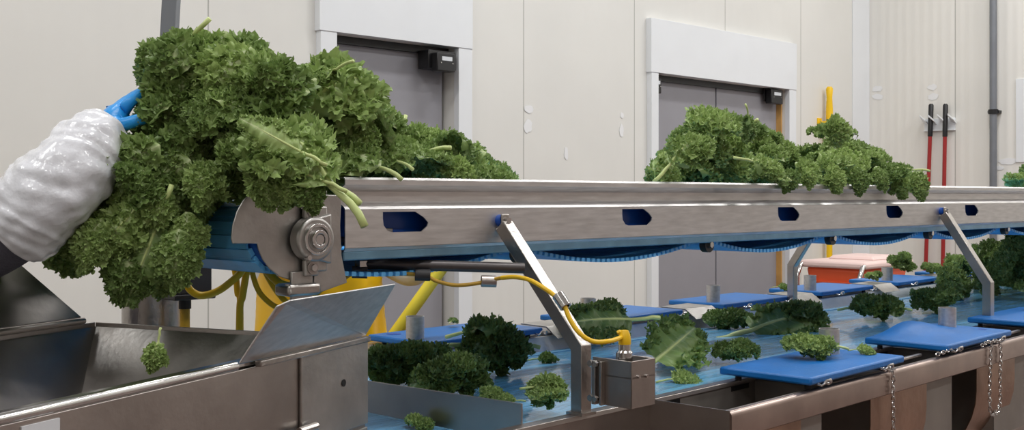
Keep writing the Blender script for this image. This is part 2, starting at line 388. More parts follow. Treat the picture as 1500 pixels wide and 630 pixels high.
# belt path: drum centre
RC_S, RC_Z, RR = on_n(C, 441, CN)[0]-.03, 1.474, .066
roll_s = [1.14, 1.831, 2.565, 3.235, 3.93, 4.62, 5.31, 6.0, 6.7, 7.4]
def belt_path():
    pts = []
    top = 1.545
    s = S1
    while s > RC_S: pts.append((s, top)); s -= .025
    a = PI/2
    while a < 3*PI/2: pts.append((RC_S+RR*math.cos(a)*1.0, RC_Z+RR*math.sin(a)+(0))); a += .025/RR
    prev = RC_S; zr = 1.436
    for i, r in enumerate(roll_s):
        k = max(2, int((r-prev)/.0185))
        sag = .012 if i == 0 else .046
        z0 = (RC_Z-RR) if i == 0 else zr
        for j in range(k):
            q = j/k; pts.append((prev+(r-prev)*q, z0+(zr-z0)*q-4*sag*q*(1-q)))
        prev = r
    return pts
mb = MB(); P = belt_path()
top_join = 1.545
for i in range(len(P)-1):
    a = Vector(P[i]); b_ = Vector(P[i+1]); d = (b_-a); 
    if d.length < 1e-4: continue
    u = d.normalized(); nr = Vector((-u.y, u.x))*.0045
    for (e0, e1, na, nb) in ((.03,.60,CN+.030,CF-.030),(.55,1.02,CN+.038,CF-.038)):
        p0 = a+d*e0; p1 = a+d*e1; th = 1 if e0 < .1 else .55
        q = [p0-nr*th, p1-nr*th, p1+nr*th, p0+nr*th]
        mb.hexa([C(q[0].x,na,q[0].y),C(q[1].x,na,q[1].y),C(q[1].x,nb,q[1].y),C(q[0].x,nb,q[0].y),
                 C(q[3].x,na,q[3].y),C(q[2].x,na,q[2].y),C(q[2].x,nb,q[2].y),C(q[3].x,nb,q[3].y)])
build('belt', mb, M_['link'], conv, smooth=0)
build('drum', MB().tube([C(RC_S,CN+.01,RC_Z),C(RC_S,CF-.01,RC_Z)], RR-.006, 32), M_['deepblue'], conv)
for r in roll_s[1:]:
    o = build('return_roller', MB().tube([C(r,CN+.03,1.418),C(r,CF-.03,1.418)], .014, 16), M_['link'], conv)
    for nn, sg in ((CN+.012,-1),(CF-.012,1)):
        build('roller_cap', MB().tube([C(r,nn,1.418),C(r,nn+.02*sg*-1,1.418)], .021, 20), M_['black'], o)
    build('roller_bolt', MB().tube([C(r,CN+.012,1.418),C(r,CN+.004,1.418)], .009, 6), M_['bright'], o)
# cross beams under top run
for r in roll_s[:-1]:
    build('cross_bar', MB().box(C, r+.3, r+.335, CN+.036, CF-.036, 1.452, 1.485), M_['dull'], conv, bevel=.002)
# snail-shaped end plate and bracket plate (both sides)
def plate(pxs, n, thick, name, m, bev=.0015):
    pts = []
    for px, py in pxs:
        s, z = sz(C, px, py, CN); pts.append(C(s, n, z))
    return build(name, MB().prism(pts, C(0,thick,0)), m, conv, bevel=bev, smooth=25)
def arc(cx, cy, r, a0, a1, k): return [(cx+r*math.cos(math.radians(a0+(a1-a0)*i/k)), cy+r*math.sin(math.radians(a0+(a1-a0)*i/k))) for i in range(k+1)]
snail = [(342,357),(340,350),(342,330),(348,310),(357,294),(368,283),(384,277),(430,277),(480,279),(480,400),(470,409),(448,412),(428,411),(410,405),(396,394),(386,380),(380,366),(378,357)]
plate(snail, CN+.002, .004, 'end_plate', M_['dull'])
plate(snail, CF-.006, .004, 'end_plate', M_['dull'])
pb = [(440,284),(498,286),(496,330),(498,374),(506,414),(456,432),(458,400),(474,390),(474,310),(440,306)]
plate(pb, CN-.006, .006, 'bracket_plate', M_['dull'])
plate(pb, CF, .006, 'bracket_plate', M_['dull'])
# bearing
def bearing():
    s, z = sz(C, 449, 350, CN)
    cen = lambda q: C(s, CN-q, z)
    k = []
    for a in range(0, 360, 12):
        k.append((s+.041*math.cos(math.radians(a)), z+.041*math.sin(math.radians(a))))
    fl = [(s-.006,z+.062),(s+.036,z+.062),(s+.036,z-.062),(s-.006,z-.062)]
    b = build('bearing_housing', MB().tube([cen(.006), cen(.030), cen(.034)], .041, 40, radii=[.042,.042,.038]), M_['dull'], conv, bevel=.002)
    build('bearing_flange', MB().prism([C(a,CN-.006,c) for a,c in fl], C(0,-.012,0)), M_['dull'], conv, bevel=.003)
    build('bearing_web', MB().prism([C(a,CN-.012,c) for a,c in [(s,z+.038),(s+.04,z+.048),(s+.04,z-.048),(s,z-.038)]], C(0,-.014,0)), M_['dull'], b, bevel=.003)
    build('bearing_ring', MB().pipe(cen(.030), cen(.040), .030, .024, 36), M_['bright'], b, bevel=.001)
    build('bearing_seal', MB().pipe(cen(.030), cen(.036), .0235, .017, 36), M_['dull'], b)
    build('shaft_collar', MB().pipe(cen(.028), cen(.046), .018, .011, 32), M_['bright'], b, bevel=.001)
    build('shaft', MB().tube([cen(.0), cen(.042), cen(.045)], .0115, 28, radii=[.0115,.0115,.009]), M_['bright'], b)
    for dz in (.054,-.054):
        bp_ = build('bolt_pad', MB().box(C, s-.014, s+.018, CN-.016, CN-.004, z+dz-.016, z+dz+.016), M_['dull'], conv, bevel=.003)
        w = build('washer', MB().pipe(C(s+.002,CN-.016,z+dz), C(s+.002,CN-.019,z+dz), .012, .006, 20), M_['dark'], bp_)
        build('bolt', MB().tube([C(s+.002,CN-.016,z+dz), C(s+.002,CN-.025,z+dz)], .007, 6), M_['bright'], bp_)
    gs, gz = s-.02, z-.034
    build('grease_nipple', MB().tube([C(gs,CN-.028,gz),C(gs,CN-.035,gz),C(gs,CN-.040,gz)], .005, 8, radii=[.005,.004,.005]), M_['bright'], b)
    build('far_bearing', MB().tube([C(s,CF+.004,z),C(s,CF+.034,z)], .041, 32), M_['dull'], conv, bevel=.002)
bearing()
s0, z0 = sz(C, 410, 434, CN); s1, z1 = sz(C, 458, 413, CN)
build('foot_block', MB().box(C, s0, s1, CN-.03, CN+.02, z0, z1), M_['steel'], conv, bevel=.006)
s0, z0 = sz(C, 424, 437, CN); s1, _ = sz(C, 455, 400, CN)
build('foot_web', MB().box(C, s0, s1, CN-.008, CN+.0, z0-.01, z0+.05), M_['dull'], conv, bevel=.002)

# support posts (cranked square tubes) with hanger tab, spacer and bolt: parts of the conveyor frame
def post(s, nbase, nrail, zbase, zelb, label=None):
    w = .0155
    sg = -1 if nbase < nrail else 1
    a = (nrail+sg*.018, 1.482); b_ = (nbase, zelb); c = (nbase, zbase)
    d = Vector((b_[0]-a[0], b_[1]-a[1])).normalized(); pr = Vector((-d.y, d.x))
    # 2-D outline in the n-z plane with a mitred elbow
    d2 = Vector((0,-1)); pr2 = Vector((-d2.y, d2.x))
    if pr.dot(pr2) < 0: pr2 = -pr2
    mit = (pr+pr2).normalized(); mit = mit*(w/mit.dot(pr))
    A = Vector(a)-d*.006; B = Vector(b_); D = Vector(c)
    o = [A+pr*w, B+mit, D+pr2*w, D-pr2*w, B-mit, A-pr*w]
    p = build('support_post', MB().prism([C(s-w, q.x, q.y) for q in o], C(2*w,0,0)), M_['steel'], conv, bevel=.002, smooth=20)
    tb = [(A+pr*w*.9),(A-pr*w*.9),Vector((nrail+sg*.006,1.475)),Vector((nrail+sg*.006,1.507)),Vector((nrail+sg*.03,1.507))]
    build('hanger_tab', MB().box(C, s-.014, s+.010, min(nrail+sg*.016,nrail+sg*.022), max(nrail+sg*.016,nrail+sg*.022), 1.455, 1.512), M_['steel'], p, bevel=.004)
    build('spacer', MB().tube([C(s-.002,nrail,1.497),C(s-.002,nrail+sg*.016,1.497)], .0135, 20), M_['deepblue'], p)
    build('tab_bolt', MB().tube([C(s-.002,nrail+sg*.02,1.497),C(s-.002,nrail+sg*.032,1.497)], .008, 6), M_['bright'], p)
    build('foot_plate', MB().box(C, s-.022, s+.022, nbase-.022, nbase+.022, zbase-.003, zbase+.003), M_['steel'], p)
post(1.748, 1.546, CN, 1.103, 1.238)
post(3.98, 1.615, CN, 1.103, 1.245)
post(4.16, CF+.165, CF, 1.103, 1.262)
post(1.748, CF+.22, CF, 1.103, 1.24)
post(6.3, 1.72, CN, 1.103, 1.25); post(6.4, CF+.1, CF, 1.103, 1.26)

# brace pipe and cable with clips
br = thing('brace_pipe', at(640, 395, 2.4), 'dark round bar running under the conveyor from its end plate to the near post', 'pipe')
pa, pb_ = at(533, 386, 2.36), at(768, 393, 2.40)
build('bar', MB().tube([pa, pb_], .0115, 16), mat('dark_bar', (84,80,80), .4, .6), br)
build('end_nut', MB().tube([pa+Vector((-.012,-.012,0)), pa+Vector((.003,.0,0))], .012, 6), M_['bright'], br)
def clip(px, py, Y, ax, name='cable_clip', m='dark', r=.0125, L_=.016, parent=None):
    c_ = at(px, py, Y); return build(name, MB().pipe(c_-ax*L_, c_+ax*L_, r, r*.72, 20), M_[m], parent, bevel=.001)
axx = (pb_-pa).normalized()
for px, py, m_ in ((527,399,'rubber'),(619,403,'rubber'),(716,412,'dark')): clip(px, py, 2.355, axx, m=m_, parent=br)
def bez(pts, k=8):  # catmull-rom
    P = [pts[0]]+list(pts)+[pts[-1]]; out = []
    for i in range(1, len(P)-2):
        for j in range(k):
            t = j/k; a, b, c, d = P[i-1], P[i], P[i+1], P[i+2]
            out.append(.5*((2*b)+(c-a)*t+(2*a-5*b+4*c-d)*t*t+(3*b-a-3*c+d)*t**3))
    out.append(P[-1]); return out

# ------------------------------------------------------------------ trimming table
ZR, ZB = 1.10, 1.06
NR, NI, NF = 1.278, 1.49, 2.37
TS, TE = 2.033, 7.6
tab = thing('trimming_table', T(4, 1.9, 0), 'long stainless steel trimming table with wide wet blue belt and side chutes', 'table')
build('belt', MB().box(T, 1.2, TE, NI+.012, NF-.004, ZB-.012, ZB), M_['belt'], tab, smooth=0)
mb = MB()
for nn in (NF-.05, NI+.03): mb.box(T, 1.2, TE, nn, nn+.02, ZB, ZB+.002)
build('belt_edge_strip', mb, mat('pale_blue_edge', (120,184,224), .3), tab, smooth=0)
# inner near side frame with folded top lip
build('side_frame', MB().extrude_profile(T, [(NI,.55),(NI+.006,.55),(NI+.006,ZR-.004),(NI+.022,ZR-.004),(NI+.022,ZR),(NI-.006,ZR),(NI-.008,ZR-.010),(NI,ZR-.012)], 1.25, TE), M_['dark'], tab, bevel=.001, smooth=25)
build('end_frame', MB().box(T, 1.19, 1.2, NI, NF, .9, ZB+.01), M_['dark'], tab)
# far side: sloped rail with glare in its colour, and deck
build('far_rail', MB().extrude_profile(T, [(NF,ZB-.03),(NF+.004,ZB-.03),(NF+.004,ZB-.005),(NF+.030,ZR-.004),(NF+.30,ZR-.008),(NF+.30,ZR-.03),(NF+.305,ZR-.03),(NF+.305,ZR),(NF+.027,ZR),(NF,ZB-.003)], 1.2, TE), M_['far'], tab, smooth=20)
build('far_deck', MB().box(T, 1.2, TE, NF+.05, NF+.30, ZR, ZR+.006), M_['dark'], tab)
build('far_apron', MB().box(T, 1.2, TE, NF+.30, NF+.31, .5, ZR), M_['steel'], tab)
# near chutes
CH = [(2.033,2.47),(2.80,3.25),(3.58,4.03),(4.36,4.81),(5.14,5.59),(5.92,6.37),(6.7,7.15)]
FB = [(2.033,2.345),(2.70,3.04),(3.40,3.715),(4.15,4.47),(4.9,5.22),(5.65,5.97),(6.4,6.7)]
# deck with openings
edges_s = [x for c_ in CH for x in c_]+[TE]
for i in range(1, len(edges_s)-0, 2):
    build('near_deck', MB().box(T, edges_s[i], edges_s[i+1] if i+1 < len(edges_s) else TE, NR+.03, NI, ZR-.008, ZR-.002), M_['dark'], tab)
# rounded front rim
rim = [(NR+.034,ZR-.006)]+[(NR+.012-.012*math.sin(a*PI/180)+.0,ZR-.012+.012*math.cos(a*PI/180)) for a in (0,22,45,67,90)]+[(NR,ZR-.058),(NR+.006,ZR-.062),(NR+.03,ZR-.062),(NR+.03,ZR-.059),(NR+.004,ZR-.055),(NR+.004,ZR-.014),(NR+.014,ZR-.004),(NR+.034,ZR-.009)]
build('front_rim', MB().extrude_profile(T, rim, TS, TE), mat('rim_steel', (168,150,142), .32, 1, .15, 10), tab, smooth=40)  # brownish reflection in the rim is put into its base colour
for a, b_ in CH:
    o = MB(); d = ZR-.30
    o.box(T, a, a+.003, NR+.028, NI, d, ZR+.0)
    o.box(T, b_, b_+.003, NR+.028, NI, d, ZR-.004)
    o.box(T, a, b_, NR+.028, NR+.031, d, ZR-.004)
    o.box(T, a, b_, NI-.004, NI-.001, d, ZR+.0)
    c_ = build('chute_liner', o, M_['liner'], tab)
    for x0 in (a+.03, b_-.11):
        build('slot', MB().box(T, x0, x0+.08, NI-.0055, NI-.004, ZR-.024, ZR-.012), M_['black'], c_)
build('end_plate', MB().box(T, TS-.003, TS, NR+.004, NI, .45, ZR+.001), M_['dark'], tab)
for a, b_ in FB:
    prof = [(NR+.012,ZR-.06),(NR+.012,ZR-.13)]
    for k in range(1, 9):
        an = k*80/8*PI/180; prof.append((NR+.012+.24*(1-math.cos(an)), ZR-.13-.24*math.sin(an)))
    inner = [(x+.003, z+.0) for x, z in prof[::-1]]
    build('chute_face', MB().extrude_profile(T, prof+inner, a, b_), M_['brown'], tab, smooth=30)
build('under_frame', MB().box(T, TS, TE, NI+.03, NI+.035, .3, ZR-.06), M_['dark'], tab)
for s in (1.5, 3.2, 4.9, 6.6):
    for nn in (NI+.1, NF-.1):
        l = build('leg', MB().box(T, s, s+.05, nn, nn+.05, 0.01, ZB-.05), M_['dull'], tab, bevel=.004)
build('lower_brace', MB().box(T, 1.5, 6.6, NI+.11, NI+.14, .25, .29), M_['dull'], tab)
# bent tabs between the far boards
for k in range(6):
    s = 2.185+.779*k+.53
    build('bent_tab', MB().extrude_profile(T, [(NF+.14,ZR+.030),(NF+.03,ZR+.028),(NF-.02,ZR-.004),(NF-.022,ZR-.002),(NF+.027,ZR+.032),(NF+.14,ZR+.034)], s, s+.18), M_['dull'], tab, smooth=25)
# near slim hinged flap rails between boards
for k in range(4):
    s = 2.86+.779*k
    build('hinge_strip', MB().box(T, s+.02, s+.24, NR+.05, NR+.062, ZR, ZR+.008), M_['steel'], tab, bevel=.002)

def board(s, n0, n1, length, ss, sn, label, warp=0, hole=None, skew=0):
    z = ZR+.014
    t = thing('cutting_board', T(s+length/2, (n0+n1)/2, z), label, 'cutting board', 'blue boards along the trimming table')
    # subdivided slab so that it can warp
    nx, ny = 16, 10; vs = []; fs = []; th = .019
    def zz(i, j):
        x = i/nx; y = j/ny
        return z + warp*(math.exp(-((x-.55)/.28)**2)*math.exp(-((y-1)/.5)**2))
    for lay in (0, th):
        for j in range(ny+1):
            for i in range(nx+1):
                vs.append(T(s+length*i/nx, n0+(n1-n0)*j/ny, zz(i,j)+lay))
    K = (nx+1)*(ny+1)
    for j in range(ny):
        for i in range(nx):
            a = j*(nx+1)+i
            fs.append((a, a+nx+1, a+nx+2, a+1)); fs.append((K+a, K+a+1, K+a+nx+2, K+a+nx+1))
    for i in range(nx):
        fs.append((i, i+1, K+i+1, K+i)); a = ny*(nx+1)+i; fs.append((a+1, a, K+a, K+a+1))
    for j in range(ny):
        a = j*(nx+1); fs.append((a+nx+1, a, K+a, K+a+nx+1)); a += nx; fs.append((a, a+nx+1, K+a+nx+1, K+a))
    b = MB().add(vs, fs); o = build('board', b, M_['board'], t, bevel=.005, smooth=50)
    if hole: build('thumb_hole', MB().tube([T(hole[0],hole[1],z+th-.0005),T(hole[0],hole[1],z+th+.0012)], .022, 24), M_['deepblue'], t)
    for x in (.05,.38):
        if n0 < 2: q = (n0-.0, -1)
        else: q = (n0-.004, -1)
        x_ = s+x+(0 if n0 < 2 else .1)
        lp = [T(x_-.018,q[0]+.006,z+.002),T(x_-.018,q[0]-.010,z-.002),T(x_-.016,q[0]-.016,z+.004),T(x_-.010,q[0]-.018,z+.010),T(x_+.010,q[0]-.018,z+.010),T(x_+.016,q[0]-.016,z+.004),T(x_+.018,q[0]-.010,z-.002),T(x_+.018,q[0]+.006,z+.002)]
        build('wire_loop', MB().tube(lp, .003, 8), M_['bright'], t)
    for x, y in ((.04,.03),(length-.04,.03),(.04,n1-n0-.03),(length-.04,n1-n0-.03)):
        build('foot', MB().tube([T(s+x,n0+y,ZR-.002),T(s+x,n0+y,z+.001)], .008, 10), M_['rubber'], t)
    # steel coring tube standing in the board
    return t
def coring(s, n, label):
    z = ZR+.033
    t = tag(build('coring_tube', MB().pipe(T(s,n,z), T(s,n,z+.066), .027, .0245, 36), M_['rail'], smooth=30), label, 'steel tube', 'steel tubes on the boards')
near_words = ['nearest blue cutting board on the near side, beside the open chute',
 'warped blue cutting board on the near side, second from the open chute',
 'blue cutting board on the near side at the right edge of the photo',
 'blue cutting board on the near side beyond the second post', 'blue cutting board near side farther along the table',
 'blue cutting board at the near side far end']
far_words = ['blue cutting board behind the steel hopper flap, with one round thumb hole', 'blue cutting board behind the sensor box, partly covered by a kale leaf',
 'blue cutting board in front of the double grey door', 'blue cutting board on the far side just beyond the cranked far post',
 'blue cutting board before the orange tub, with kale at one end', 'blue cutting board almost buried under the big kale pile']
for k in range(4):
    s = 2.36+.779*k
    board(s, 1.272, 1.52, .5, 0, 0, near_words[k], warp=.028 if k == 1 else 0, hole=(s+.44,1.35) if k == 1 else None)
    coring(s+.40, 1.435, ['short steel tube on the nearest blue board beside a kale clump','short steel tube on the warped blue board','short steel tube on the near side board at the right edge of the photo','short steel tube on the near side board farthest along'][k])
for k in range(6):
    s = 2.185+.779*k
    board(s, 2.385, 2.65, .5, 0, 0, far_words[k], hole=(s+.06,2.60) if k == 0 else None)
    coring(s+.03+(.02 if k else 0), 2.47, ['short steel tube on the board behind the hopper flap','short steel tube half hidden by the kale leaf behind the sensor box','short steel tube on the board in front of the double door','short steel tube on the board just beyond the far post','short steel tube beside kale on the board near the orange tub','short steel tube at the foot of the big kale pile'][k])

# chains
def chain(pts, label):
    mb = MB(); path = bez(pts, 14); d = 0; acc = 0; k = 0
    i = 1; pos = path[0]
    L = .013
    total = []; 
    for a, b_ in zip(path, path[1:]):
        seg = (b_-a).length; q = 0
        while acc+seg-q >= L:
            q += L-acc; acc = 0; total.append((a+(b_-a)*(q/seg), (b_-a).normalized()))
        acc += seg-q
    for k, (p, u) in enumerate(total):
        side = u.cross(Vector((.7,-.7,.2))).normalized()
        if k % 2: side = u.cross(side).normalized()
        ring = []
        for j in range(10):
            an = 2*PI*j/10; ring.append(p+u*math.cos(an)*.0092+side*math.sin(an)*.0048)
        ring.append(ring[0]); mb.tube(ring, .0016, 6, cap=False)
    return tag(build('chain', mb, M_['bright']), label, 'chain', 'chains hanging from the table rim')
def rimpt(px, dz=0, dn=-.008):
    s, Y = on_n(T, px, NR+dn); return T(s, NR+dn, ZR+dz)
a = rimpt(1293, .012); b_ = rimpt(1308, -.006)
chain([a, (a+b_)/2+Vector((0,0,.004)), b_, b_+Vector((0,0,-.05)), b_+Vector((.001,0,-.12)), b_+Vector((0,0,-.19))], 'steel chain hanging from the front rim beside the nearest blue board')
a = rimpt(1436, .008); b_ = rimpt(1451, .004); c_ = rimpt(1465, -.004)
chain([a, b_+Vector((0,0,.008)), b_+Vector((0,0,-.04)), b_+Vector((-.003,0,-.15)), b_+Vector((.003,0,-.21)), c_+Vector((-.002,0,-.19)), c_+Vector((0,0,-.1)), c_, b_+Vector((.004,0,.012))], 'looped double steel chain hanging from the front rim past the warped board')
a = T(3.14+.02, NR-.004, ZR+.02); 
chain([a+Vector((-.06,-.05,-.01)), a+Vector((-.02,-.02,-.004)), a], 'short steel chain end lying on the rim at the warped board corner')

# diverter plate across the belt
tag(build('diverter_plate', MB().prism([T(1.63,1.505,ZB+.003),T(1.63,2.12,ZB+.003),T(1.63,2.12,1.132),T(1.63,1.505,1.142)], T(.004,0,0)), M_['dark'], bevel=.001, smooth=0),
    'upright grey steel plate standing across the table belt beside the hopper', 'divider plate')

# sensor box on the post
def sensor_box():
    s0 = 1.748+.0155; nb = 1.546
    A = at(868, 522, 2.30)
    bs, bn = inv(C, at(925, 530, 2.20)); zt = at(925,530,2.20).z; zb = at(925,600,2.20).z
    t = thing('sensor_box', C(bs, bn, zb), 'open topped steel bracket box bolted to the near conveyor post', 'sensor bracket')
    # corner at (bs,bn); left face runs along +n from corner (away-left), right face along +s
    L1 = on_n(C, 960, bn)[0]-bs
    u = (868-PX0)/FP; L2 = bs*(1-u)/(1+u)-bn
    th = .003
    build('front_plate', MB().box(C, bs, bs+L1, bn, bn+th, zb, zt), M_['dark'], t, bevel=.001)
    build('side_plate', MB().box(C, bs, bs+th, bn, bn+L2, zb, zt), M_['dark'], t, bevel=.001)
    build('back_plate', MB().box(C, bs+L1-th, bs+L1, bn, bn+L2, zb, zt), M_['dark'], t, bevel=.001)
    build('shelf', MB().box(C, bs, bs+L1, bn, bn+L2, zt-.035, zt-.032), M_['dark'], t)
    for px in (935, 947):
        q = sz(C, px, 552-(px-935)*.1, bn); build('bolt', MB().tube([C(q[0],bn-.004,q[1]),C(q[0],bn+.001,q[1])], .0035, 12), M_['bright'], t)
    # clamp strip by the post
    for off, w in ((.0,.010),(.018,.006)):
        n_ = bn+L2-.012-off
        build('clamp_strip', MB().box(C, bs-.012, bs, n_-w/2, n_+w/2, zb+.0, zt-.006), M_['steel'], t, bevel=.001)
    for zz in (zt-.012, zb+.012):
        build('clamp_bolt', MB().tube([C(bs-.018,bn+L2-.02,zz),C(bs-.010,bn+L2-.02,zz)], .006, 6), M_['bright'], t)
        build('clamp_nut', MB().tube([C(bs-.014,bn+L2-.004,zz),C(bs-.006,bn+L2-.004,zz)], .007, 6), M_['bright'], t)
    ce = (bs+.028, bn+.04)
    p = lambda z: C(ce[0], ce[1], z)
    sn = thing('proximity_sensor', p(zt-.03), 'steel proximity sensor with yellow cap standing in the bracket box', 'sensor')
    build('sensor_body', MB().tube([p(zt-.03),p(zt+.012),p(zt+.016),p(zt+.03)], .0135, 24, radii=[.0165,.0165,.0125,.012]), M_['bright'], sn)
    build('sensor_cap', MB().tube([p(zt+.028),p(zt+.036),p(zt+.048),p(zt+.056)], .011, 24, radii=[.0125,.013,.011,.007]), M_['yellow'], sn)
    return p(zt+.050)
tip = sensor_box()
Yc = tip.y
cab = thing('sensor_cable', at(720, 410, 2.36), 'yellow cable clipped along the dark bar and down the post to the sensor', 'cable')
cp = [at(500,412,2.36), at(512,403,2.36), at(527,399,2.355), at(575,401,2.355), at(619,403,2.355), at(640,412,2.35), at(668,418,2.35), at(700,415,2.352), at(716,411,2.355), at(735,407,2.34)]
build('grimy_run', MB().tube(bez(cp), .0042, 10), M_['yellowdull'], cab)
cp2 = [at(735,407,2.34), at(755,406,2.31), at(775,410,2.27), at(795,421,2.24), at(812,433,2.23), at(826,447,2.215), at(834,466,2.205), at(848,487,2.195), at(868,500,2.19), at(892,500,2.195), at(912,493,Yc), tip+Vector((-.012,-.0,.002)), tip]
build('clean_run', MB().tube(bez(cp2), .0047, 10), M_['yellow'], cab)
clip(823, 441, 2.222, (at(834,466,2.205)-at(812,433,2.23)).normalized(), m='bright', parent=cab)

# ------------------------------------------------------------------ hopper (infeed of the machine at left)
HZ = 1.30
def hpt(px, py, z=HZ): return inv(H, ground(px, py, z))
A0 = hpt(310, 540); L0 = hpt(138, 472); L00 = hpt(0, 492); E0 = hpt(513, 489)
HN0 = A0[1]; HN1 = (L0[1]+L00[1])/2     # near-right side and left side
HS1 = L0[0]; HS0 = .55; HSB = E0[0]
hop = thing('hopper', H((HS0+HS1)/2, (HN0+HN1)/2, 0), 'stainless steel feed hopper under the conveyor end, with flared side flaps', 'hopper')
th = .004
near_s = HS1
build('near_wall', MB().box(H, HS0, HSB, HN0, HN0+th, .55, HZ-.012), M_['dark'], hop, bevel=.001)
build('near_rim', MB().tube([H(HS0,HN0+.006,HZ-.006), H(1.40,HN0+.006,HZ-.006)], .0075, 14).box(H, HS0, HSB, HN0+.004, HN0+.04, HZ-.008, HZ-.004), M_['bright'], hop)
build('far_wall', MB().box(H, HS1, HS1+th, HN0, HN1, .55, HZ), M_['dull'], hop, bevel=.001)
build('left_wall', MB().box(H, HS0, HS1, HN1, HN1+th, .55, HZ), M_['dark'], hop, bevel=.001)
build('front_wall', MB().box(H, HS0-th, HS0, HN0, HN1, .55, HZ), M_['dark'], hop, bevel=.001)
# funnel inside
zi = 1.02
i0, i1, j0, j1 = HS0+.15, HS1-.22, HN0+.05, HN1-.13
rimq = [(HS0,HN0+.01),(HS1,HN0+.01),(HS1,HN1),(HS0,HN1)]
inn = [(i0,j0),(i1,j0),(i1,j1),(i0,j1)]
nm = ['funnel_near','funnel_far','funnel_left','funnel_front']
for k in range(4):
    a, b_ = rimq[k], rimq[(k+1)%4]; c_, d_ = inn[(k+1)%4], inn[k]
    build(nm[k], MB().sheet([H(*a,HZ-.01),H(*b_,HZ-.01),H(*c_,zi),H(*d_,zi)], .003), M_['dark'] if k != 1 else M_['dull'], hop, smooth=0)
build('funnel_throat', MB().box(H, i0, i1, j0, j1, zi-.3, zi-.29), M_['dark'], hop)
build('throat_walls', MB().box(H, i0, i0+.004, j0, j1, zi-.3, zi).box(H, i1, i1+.004, j0, j1, zi-.3, zi).box(H, i0, i1, j0, j0+.004, zi-.3, zi).box(H, i0, i1, j1, j1+.004, zi-.3, zi), M_['dark'], hop)
# flaps: near-right and left
b0 = hpt(331, 530); b1 = hpt(506, 489)
def hz(px, py, z): p = inv(H, ground(px, py, z)); return H(p[0], p[1], z)
flap = [H(b0[0],HN0,HZ), H(b1[0],HN0,HZ), hz(578,415,1.395), hz(566,415.5,1.398), hz(425,439,1.398), hz(411,441,1.398), hz(404,448,1.389)]
build('near_flap', MB().sheet([flap[0],flap[1],flap[2],flap[4],flap[6]], .003), M_['rail'], hop, bevel=.001, smooth=0)
p0 = hpt(0,487,HZ+.004)
lf = [H(HS0+.2,HN1,HZ+.012), H(L0[0]-.04,HN1,HZ+.012), H(L0[0]-.12,HN1+.07,HZ+.115), H(L0[0]-.16,HN1+.075,HZ+.12), H(HS0+.2,HN1+.075,HZ+.12)]
build('left_flap', MB().sheet(lf, .004), M_['dark'], hop, bevel=.001, smooth=0)
build('left_hinge', MB().tube([H(HS0+.2,HN1,HZ+.006), H(L0[0]-.03,HN1,HZ+.006)], .006, 10), M_['dark'], hop)
# machine body box beyond the hopper end
build('side_cover', MB().box(H, 1.56, HSB, HN0-.006, HN0, 1.14, HZ-.004), M_['dull'], hop, bevel=.002)
build('cover_lip', MB().box(H, 1.44, HSB, HN0-.012, HN0+.0, HZ-.012, HZ-.002), M_['steel'], hop, bevel=.002)
build('lower_cover', MB().box(H, 1.30, HSB, HN0-.005, HN0, .6, 1.134), M_['dull'], hop, bevel=.002)
build('end_cover', MB().box(H, HSB-.004, HSB, HN0, HN0+.12, .6, HZ-.004), M_['dull'], hop, bevel=.002)
q = sz(H, 503, 561, HN0-.006)
build('cover_hole', MB().tube([H(q[0],HN0-.0075,q[1]),H(q[0],HN0-.006,q[1])], .0065, 16), M_['black'], hop)
q = sz(H, 442, 627, HN0-.01)
build('latch_pin', MB().tube([H(q[0]-.02,HN0-.018,q[1]-.002),H(q[0]+.03,HN0-.018,q[1]-.002)], .007, 10), M_['steel'], hop)
q0 = sz(H, 30, 624, HN0); q1 = sz(H, 86, 612, HN0)
build('label_plate', MB().box(H, q0[0], q1[0], HN0-.002, HN0, q1[1]-.05, q1[1]), M_['label'], hop)
for s in (HS0+.05, HS1-.1):
    for nn in (HN0+.05, HN1-.1):
        build('leg', MB().box(H, s, s+.05, nn, nn+.05, 0.01, .55), M_['dull'], hop, bevel=.004)

# column, motor box, hoses
cc = at(222, 440, 2.85)
col = thing('support_column', (cc.x, cc.y, 0), 'thick round steel column behind the hopper, topped by a thin grey pole', 'support post')
build('column_tube', MB().tube([(cc.x,cc.y,0.02),(cc.x,cc.y,1.40)], .072, 40), M_['steel'], col)
build('column_foot', MB().tube([(cc.x,cc.y,0),(cc.x,cc.y,.02)], .13, 32), M_['steel'], col, bevel=.003)
build('top_cap', MB().tube([(cc.x,cc.y,1.40),(cc.x,cc.y,1.415)], .078, 40), M_['steel'], col, bevel=.003)
pa = Vector((cc.x+.015, cc.y, 1.41)); pt = at(251, 0, 2.85); up = pt+(pt-pa)*1.2
d = (up-pa)
mbp = MB(); w = .019
mbp.hexa([pa+Vector(q) for q in ((-w,-w,0),(w,-w,0),(w,w,0),(-w,w,0))]+[up+Vector(q) for q in ((-w,-w,0),(w,-w,0),(w,w,0),(-w,w,0))])
build('pole', mbp, M_['galv'], col, bevel=.003, smooth=0)
m0 = at(283, 418, 2.78)
mo = thing('junction_box', m0-Vector((0,0,.06)), 'dark grey junction box with black plug beside the steel column', 'junction box')
build('box_body', MB().box(C, inv(C,m0)[0]-.06, inv(C,m0)[0]+.035, inv(C,m0)[1]-.03, inv(C,m0)[1]+.03, m0.z-.02, m0.z+.14), M_['rubber'], mo, bevel=.004)
build('box_base', MB().box(C, inv(C,m0)[0]-.07, inv(C,m0)[0]+.04, inv(C,m0)[1]-.04, inv(C,m0)[1]+.03, m0.z-.032, m0.z-.018), M_['black'], mo, bevel=.003)
build('mount_arm', MB().box(C, inv(C,m0)[0]-.12, inv(C,m0)[0]-.05, inv(C,m0)[1]-.02, inv(C,m0)[1]+.02, m0.z+.02, m0.z+.06), M_['dull'], mo, bevel=.003)
pl = at(271, 445, 2.76)
